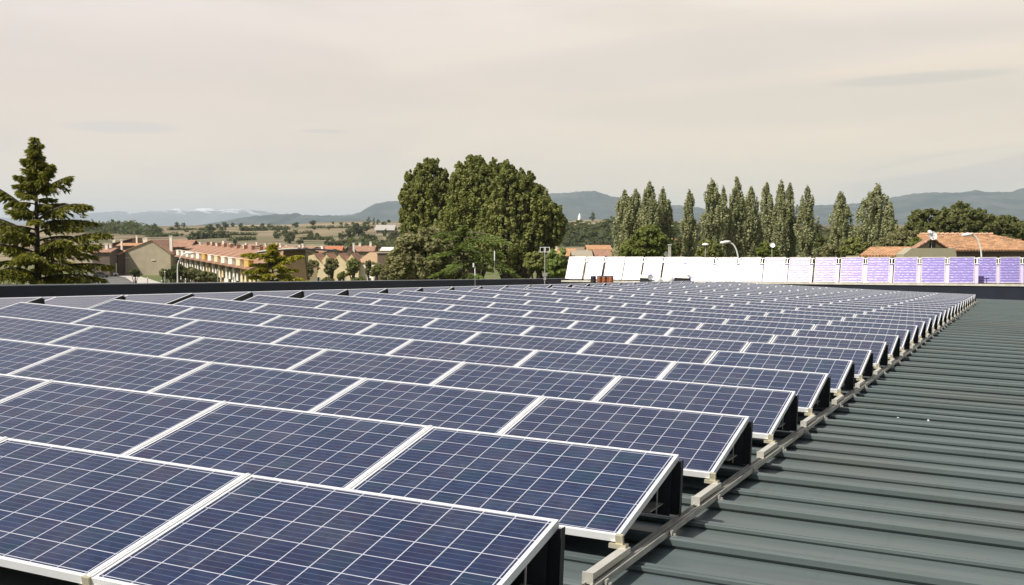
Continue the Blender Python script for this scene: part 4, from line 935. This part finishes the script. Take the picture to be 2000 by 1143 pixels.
# brick building with arched roof
D = 158; a = at(548, 500, D); b = at(602, 500, D); wl3, an = frame_of(a, b)
o = thing('arched_building', (a.x, a.y, 0), 'brick building with low arched roof and white edge behind the yellow-green cedar', 'building', None, an)
x0_, x1_ = -3.2, wl3+4.4; arc = []
for i in range(17):
    u = i/16; x = x0_+(x1_-x0_)*u; zz = Z(500, D)+(Z(488.5, D)-Z(500, D))*math.sin(PI*(.10+.70*u))**.8; arc.append((x, zz))
MB().prism([(0, -.5), (wl3, -.5), (wl3, 2.4), (0, 2.4)], 0, 1.2).obj('brick_wall', M_brick, o)
MB().prism([(0, 2.4), (wl3, 2.4)]+[(x, z) for x, z in arc[::-1] if 0 <= x <= wl3], .02, 1.2).obj('render_wall', mat('shaded_ochre_render', (.13, .085, .035), .9, 0, .1, .8), o)  # upper wall's shade put into this dark ochre colour
MB().prism(arc+[(x, z+.20) for x, z in arc[::-1]], -.6, 1.6).obj('roof', M_dark, o)
MB().prism([(x, z+.20) for x, z in arc[:9]]+[(x, z+.36) for x, z in arc[:9][::-1]], -.62, 1.6).obj('roof_edge', M_whiter, o)
window(o, wl3*.52, wl3*.72, 1.9, 3.4, 0.)
# small roofs between the central clump and the left poplars
gable_house(1078, 1124, 255, 255, 10, Z(500, 255), Z(487, 260), 'small orange-pink roof right behind the aerial frame mast', M_tanr, M_tile, alongx=True, over=.4, chimney=((.2, 4, Z(484, 255), .3),))
gable_house(1120, 1156, 235, 235, 10, Z(503, 235), Z(491, 240), 'tan sloping roof above the first glaring collectors', M_tanr, mat('tan_sheet', (.36, .31, .23), .8, spec=.2), alongx=True, over=.3)
gable_house(1150, 1192, 290, 290, 12, Z(488, 290), Z(480, 296), 'red-orange roofed house left of the poplar clump', M_whiter, M_tile, alongx=True, over=.5)
gable_house(1165, 1200, 240, 240, 10, Z(501, 240), Z(490, 245), 'brown-tan roof at the foot of the left poplars', M_shadew, M_tilep, alongx=True, over=.4)
gable_house(1312, 1326, 200, 200, 6, Z(481, 200), Z(468, 200), 'narrow brick tower house with small orange roof beside the lone narrow poplar', M_brick, M_tile, over=.4, windows=((.35, 5.0, 6.2, .5), (.7, 5.0, 6.2, .4)))
gable_house(1338, 1372, 210, 210, 8, Z(488, 210), Z(483, 214), 'pale low house behind the narrow poplar', M_tanr, M_tanr, alongx=True, over=.3)
gable_house(1594, 1622, 230, 230, 8, Z(486, 230), Z(480, 234), 'small pale hut between the poplar rows on the right', M_tanr, M_whiter, alongx=True, over=.3, windows=((.5, 3, 4.5, 1.2),))
# a white obelisk-like monument on the round hill
D = 1000; p = at(1132, 431, D); o = thing('monument', (p.x, p.y, H(p.x, p.y)-.5), 'slim white monument on top of the bare round hill', 'monument')
hh = at(1132, 417, D).z-o.location.z
m = MB(); m.box(-2.2, 2.2, -2.2, 2.2, 0, hh*.35); m.lathe([(1.3, hh*.35), (1.5, hh*.55), (.9, hh*.8), (.4, hh), (0, hh)], 8); m.obj('column', M_white, o)
# orange-roofed house on the right
D = 86
a = at(1868, 500, D); o = thing('orange_roofed_house', (a.x, a.y, 0), 'large house with weathered orange tile roof and gabled front at the right', 'house')
k = D/FPX; wr = 172*k+1.5; e1 = Z(491, D); r1 = Z(461.5, D+5)
MB().box(-1.0, wr-.5, .6, 11, -.5, e1-.25).obj('wall', M_tanr, o)
def slopeq(x0, x1, x2, x3, y0, y1, z0, z1, t_=.14):
    m = MB(); m.poly([(x0, y0, z0), (x1, y0, z0), (x2, y1, z1), (x3, y1, z1), (x0, y0, z0+t_), (x1, y0, z0+t_), (x2, y1, z1+t_), (x3, y1, z1+t_)], [(0, 1, 2, 3), (7, 6, 5, 4), (0, 4, 5, 1), (1, 5, 6, 2), (2, 6, 7, 3), (3, 7, 4, 0)]); return m
rf_ = slopeq(-1.2, wr+.2, wr-3.2, -1.1, 0, 5.4, e1, r1)
rf_.obj('roof', M_tile, o)
slopeq(4, wr+.2, wr-3.2, 4, 11.4, 5.4, e1, r1).obj('roof', M_tile, o)
m = MB()                                              # round tile ends along the eave, and dark fascia
for i in range(int((wr+1.2)/.24)): m.tube([(-1.1+i*.24, -.03, e1+.03), (-1.1+i*.24, .5, e1+.15)], .075, 6)
m.obj('eave_tiles', M_shadew, o)
m = MB(); m.box(-.05, wr, .25, .58, e1-.42, e1-.02); m.obj('fascia', M_shadew, o)
m = MB(); rr_ = random.Random(4)
for i in range(150):                                   # loose, lichened ridge and field tiles give the weathered look
    u = rr_.random(); v = rr_.random(); x = -1.0+(wr+.6)*u; y = .3+4.9*v
    if x > wr+.2-3.4*v: continue
    z = e1+(r1-e1)*(y/5.4)+.15; m.box(x, x+.22+.3*rr_.random(), y, y+.16, z, z+.05)
for i in range(int((wr-2.2)/.4)): m.tube([(-.9+i*.4, 5.4, r1+.13), (-.9+i*.4+.38, 5.4, r1+.17+.04*rr_.random())], .12, 8)
m.obj('ridge_tiles', mat('pale_tiles', (.58, .38, .24), .85, 0, .2, 3), o)
# gabled front
Dg = 82; a2 = at(1765, 500, Dg); ox = a2.x-a.x; oy = Dg-D; kg = Dg/FPX
m = MB(); m.prism([(ox, -.5), (ox+103*kg, -.5), (ox+103*kg, Z(497, Dg)), (ox+100*kg, Z(485, Dg)), (ox+16*kg, Z(485, Dg)), (ox, Z(497, Dg))], oy, oy+1.6); m.obj('front_wing', mat('beige_sheet', (.33, .30, .20), .8, 0, .05), o)
gx = ox+57*kg; m = MB(); m.prism([(gx-27*kg, Z(485, Dg)), (gx+27*kg, Z(485, Dg)), (gx, Z(468, Dg))], oy+.5, oy+1.2); m.obj('gable', M_tanr, o)
for sg in (-1, 1):
    m = MB(); m.prism([(gx, Z(466, Dg)), (gx+sg*31*kg, Z(485.5, Dg)), (gx+sg*31*kg, Z(483.5, Dg)), (gx, Z(464, Dg))], oy+.1, oy+1.3); m.obj('gable_roof', M_tilep, o)
m = MB(); m.box(gx-2*kg, gx+9*kg, oy+.44, oy+.49, Z(484, Dg), Z(474, Dg)); m.obj('window', M_win, o)
# lower hipped wing to the left
lo = at(1678, 500, 84).x-a.x; l1 = at(1704, 500, 87).x-a.x; l2 = at(1790, 500, 87).x-a.x; l3 = at(1768, 500, 84).x-a.x
slopeq(lo, l3+1, l2+.6, l1, -2, 1.5, Z(502, 84), Z(485.5, 87)).obj('roof', M_tile, o)
MB().box(lo+.5, l3, -1.4, 3, -.5, Z(502.5, 84)).obj('wall', M_tanr, o)
for (px, py, R_, tl, lab) in ((1821, 461, .33, 75, 'white satellite dish on the gable tip of the orange-roofed house'), (1815.5, 453.5, .17, 50, 'smaller white dish above the gable dish')):
    p = at(px, py, Dg+.2); oo = thing('satellite_dish', (p.x, p.y, p.z), lab, 'satellite dish', 'dishes on the gable'); dish(oo, R_, math.radians(tl), .15, M_white)
p = at(1300, 497, 84); oo = thing('satellite_dish', (p.x, p.y, p.z), 'white tilted dish above the fifth glaring collector', 'satellite dish'); dish(oo, .24, math.radians(95), .9, M_white)
p = at(1308, 479, 92); oo = thing('roof_post', (p.x, p.y, 0), 'pale square post rising behind the glaring collectors', 'post'); MB().box(-.10, .10, -.10, .10, 0, p.z).obj('shaft', mat('pale_concrete', (.5, .47, .40), .8), oo); MB().box(-.15, .15, -.15, .15, p.z, p.z+.06).obj('cap', M_white, oo)
# street lamps
def lamp(px, pytop, D, side, label, h=None, reach=1.3, headpx=None):
    p = at(px, pytop, D); o = thing('street_lamp', (p.x, D, 0), label, 'street lamp', 'curved white street lamps'); h = p.z
    pts = [(0, 0, 0), (0, 0, h*.5), (0, 0, h-1.9)]
    for i in range(1, 9): u = i/8*PI/2; pts.append((side*reach*(1-math.cos(u)), 0, h-1.9+1.75*math.sin(u)))
    MB().tube(pts, [.10, .08]+[.06]*(len(pts)-2), 8).obj('pole', M_white, o)
    hx = side*(reach+.15); m = MB(); m.lathe([(0, -.12), (.15, -.10), (.22, 0), (.17, .10), (0, .14)], 10, (0, 0, 0), Matrix.Diagonal((2.2, 1, 1)).to_3x3()); 
    hd = m.obj('lamp_head', M_white, o, smooth=True); hd.location = (hx+side*.2, 0, h-.10); hd.rotation_euler = (0, side*.12, 0)
    return o
lamp(1443, 471, 92, -1, 'curved white street lamp rising behind the ninth collector', reach=.75)
lamp(1918, 456, 84, -1, 'curved white street lamp in front of the orange tile roof', reach=.75)
lamp(1825, 461, 95, 1, 'thin street lamp rising behind the gable, with its head turned right', reach=.95)
lamp(346, 493, 118, 1, 'curved grey-white street lamp in front of the terraced houses, beside the blank gable', reach=.9)
p = at(1378, 478, 105); o = thing('street_lamp', (p.x, 105, 0), 'white lamp head peeping over the bushes left of the curved lamp', 'street lamp', 'curved white street lamps')
MB().tube([(0, 0, 0), (0, 0, p.z-.05)], .05, 8).obj('pole', M_alu_dull, o); hd = MB().lathe([(0, -.1), (.3, -.08), (.36, 0), (.22, .12), (0, .16)], 12, (0, 0, p.z)).obj('lamp_head', M_white, o, smooth=True)
p = at(1508, 480, 112); o = thing('wall_dish', (p.x, 112, 0), 'small white crescent dish glimpsed among the middle poplars', 'dish'); MB().tube([(0, 0, 0), (0, 0, p.z)], .04, 6).obj('mast', M_alu_dull, o)
MB().lathe([(0, 0), (.15, .02), (.26, .10), (.28, .12)], 14, (0, 0, p.z), Matrix.Rotation(math.radians(60), 3, 'X')).obj('reflector', M_white, o, smooth=True)
# slim posts and the street on the left
for (px, yt, D, lab) in ((322, 530, 130, 'thin grey post left of the curved lamp'), (425, 527, 122, 'thin grey post in front of the terraces, left one'), (456, 540, 122, 'thin grey post in front of the terraces, right one'), (316, 548, 120, 'short white bollard beside the street end'), (288, 542, 140, 'short pale bollard on the pavement')):
    p = at(px, yt, D); o = thing('post', (p.x, D, 0), lab, 'post', 'posts by the street'); MB().tube([(0, 0, -.2), (0, 0, p.z-.1)], .05, 6).obj('shaft', M_alu_dull, o); MB().lathe([(.05, p.z-.1), (.08, p.z-.08), (.07, p.z), (0, p.z+.03)], 8).obj('cap', M_white, o)
a0 = at(205, 534.5, 200); 
def ground_at(px, py): 
    d = at(px, py, 100)-Vector((0, 0, CAMZ)); return Vector((0, 0, CAMZ))+d*(-CAMZ/d.z)
def sheet(name, pts, z, mt):
    m = MB(); m.poly([(q.x, q.y, z) for q in pts], [tuple(range(len(pts)))]); return tag(m.obj(name, mt), kind='structure')
sheet('pavement', [ground_at(203, 535), ground_at(250, 535), ground_at(292, 546), ground_at(335, 560), ground_at(270, 560), ground_at(245, 543)], .12, mat('pale_paving', (.50, .46, .40), .85, 0, .12, .3))
sheet('road', [ground_at(150, 534), ground_at(203, 535), ground_at(245, 543), ground_at(270, 560), ground_at(60, 560)], .03, mat('asphalt', (.13, .125, .115), .9, 0, .15, .2))
sheet('grass_bank', [ground_at(300, 548), ground_at(330, 538), ground_at(520, 548), ground_at(560, 570), ground_at(345, 570)], .05, mat('mown_grass', (.10, .135, .035), .95, 0, .2, .12))
sheet('grass_bank', [ground_at(560, 548), ground_at(600, 542), ground_at(790, 545), ground_at(800, 570), ground_at(560, 570)], .05, mat('mown_grass', (.1, .135, .035)))
def car(px, py, mt, label, rz):
    p = ground_at(px, py); o = thing('parked_car', (p.x, p.y, 0), label, 'car', 'cars on the street at the left', rz)
    m = MB(); m.prism([(-2.1, .25), (2.1, .25), (2.15, .7), (1.2, .92), (-1.9, .95), (-2.15, .7)], -.85, .85); m.obj('body', mt, o, bevel=.05)
    m = MB(); m.prism([(-1.8, .95), (1.0, .92), (.4, 1.42), (-1.3, 1.45)], -.75, .75); m.obj('cabin', M_win, o, bevel=.04)
    m = MB(); m.box(-1.25, .35, -.70, .70, 1.452, 1.49); m.obj('roof', mt, o)
    for x in (-1.35, 1.35):
        for y in (-.82, .82): MB().lathe([(0, -.1), (.2, -.1), (.32, -.08), (.32, .08), (.2, .1), (0, .1)], 12, (x, y, .32), Matrix.Rotation(PI/2, 3, 'X')).obj('wheel', M_rub, o)
car(205, 536, M_car, 'white car farthest up the street by the cedar', .9); car(213, 540, M_car, 'second white car on the street by the cedar', .9); car(195, 543, M_card, 'dark grey car in the shade by the cedar', .9)
car(520, 555, M_car, 'white car parked below the right end of the terraces', .2); car(474, 553, M_car, 'white car parked beside the green skip', .2)
p = ground_at(446, 556); o = thing('skip', (p.x, p.y, 0), 'pale green skip on the grass below the terraces', 'container'); m = MB(); m.prism([(-1.6, 0), (1.6, 0), (2.1, 2.0), (-2.1, 2.0)], -.9, .9); m.obj('body', M_grnp, o); MB().box(-2.15, 2.15, -.98, .98, 2.0, 2.1).obj('rim', M_grnp, o)
p = ground_at(588, 553); o = thing('garden_wall', (p.x-2, p.y-4, 0), 'low cream garden wall in front of the cream row', 'wall'); MB().box(3.4, 6.4, 0, .3, -.2, 1.1).obj('wall_panel', M_cream, o); MB().box(3.3, 6.5, -.1, .4, 1.1, 1.22).obj('coping', M_whiter, o)
# street trees in front of the cream row
for i, (px, py, r, asp, lab) in enumerate(((613, 520, 13, 1.3, 'street tree at the left end of the cream row'), (648, 518, 16, 1.1, 'spreading street tree before the second cream gable'), (690, 518, 16, 1.15, 'spreading street tree before the fourth cream gable'), (720, 520, 6, 2.4, 'slim upright street tree before the end house'), (735, 524, 14, 1.1, 'street tree at the right end of the cream row'), (757, 530, 18, .9, 'dark bush in front of the shaded brown block'), (668, 537, 10, .7, 'low dark shrub between the cream-row street trees'), (600, 530, 14, 1.3, 'dark olive tree beside the arched building'), (585, 545, 14, .6, 'yellow-green low shrub below the arched building'), (640, 548, 16, .4, 'low hedge left part below the cream row'), (700, 548, 20, .4, 'low hedge right part below the cream row'), (780, 540, 20, .9, 'green bush beside the dull grey-green tree'))):
    broad(px, 175-(i > 4)*8, [(px, py, r*.72, r*.72*asp), (px-r*.35, py+r*asp*.6, r*.5, r*asp*.38)], lab, [F_big, F_dull][i % 2], 'street_tree' if i < 5 else 'shrub', 'tree' if i < 5 else 'bush', 'street trees by the cream row' if i < 5 else None, .22, 1.1, 90+i, 60)
rg2 = np.random.default_rng(77)
# scrub on the grass bank (uncountable)
L = []
for i in range(420):
    px = 215+560*rg2.random(); py = 541+18*rg2.random(); q = ground_at(px, py); cr = .25+.35*rg2.random()
    if 200 < px < 330: continue
    leafcloud(L, (q.x, q.y, cr*.5), (cr*1.6, cr, cr*.7), 26, .22, rg2, .5)
tag(quads('scrub', L, F_dull, None), 'low scrub and rough grass on the bank beyond the roof', 'scrub', kind='stuff')
# ================================================================ HAZE
m = MB(); m.box(-26000, 26000, -700, 26000, -70, 470)
hz = m.obj('haze', bpy.data.materials.new('haze')); hm = hz.data.materials[0]; hm.use_nodes = True; t = NT(hm.node_tree)
t.n.remove(t.n['Principled BSDF'])
pv = t.add('ShaderNodeVolumePrincipled', inp={'Color': (.80, .92, 1.0, 1), 'Density': .68e-4, 'Anisotropy': .1}); t.l.new(pv.outputs[0], t.n['Material Output'].inputs['Volume'])
tag(hz, 'thin even haze over the whole landscape', 'haze', kind='stuff')
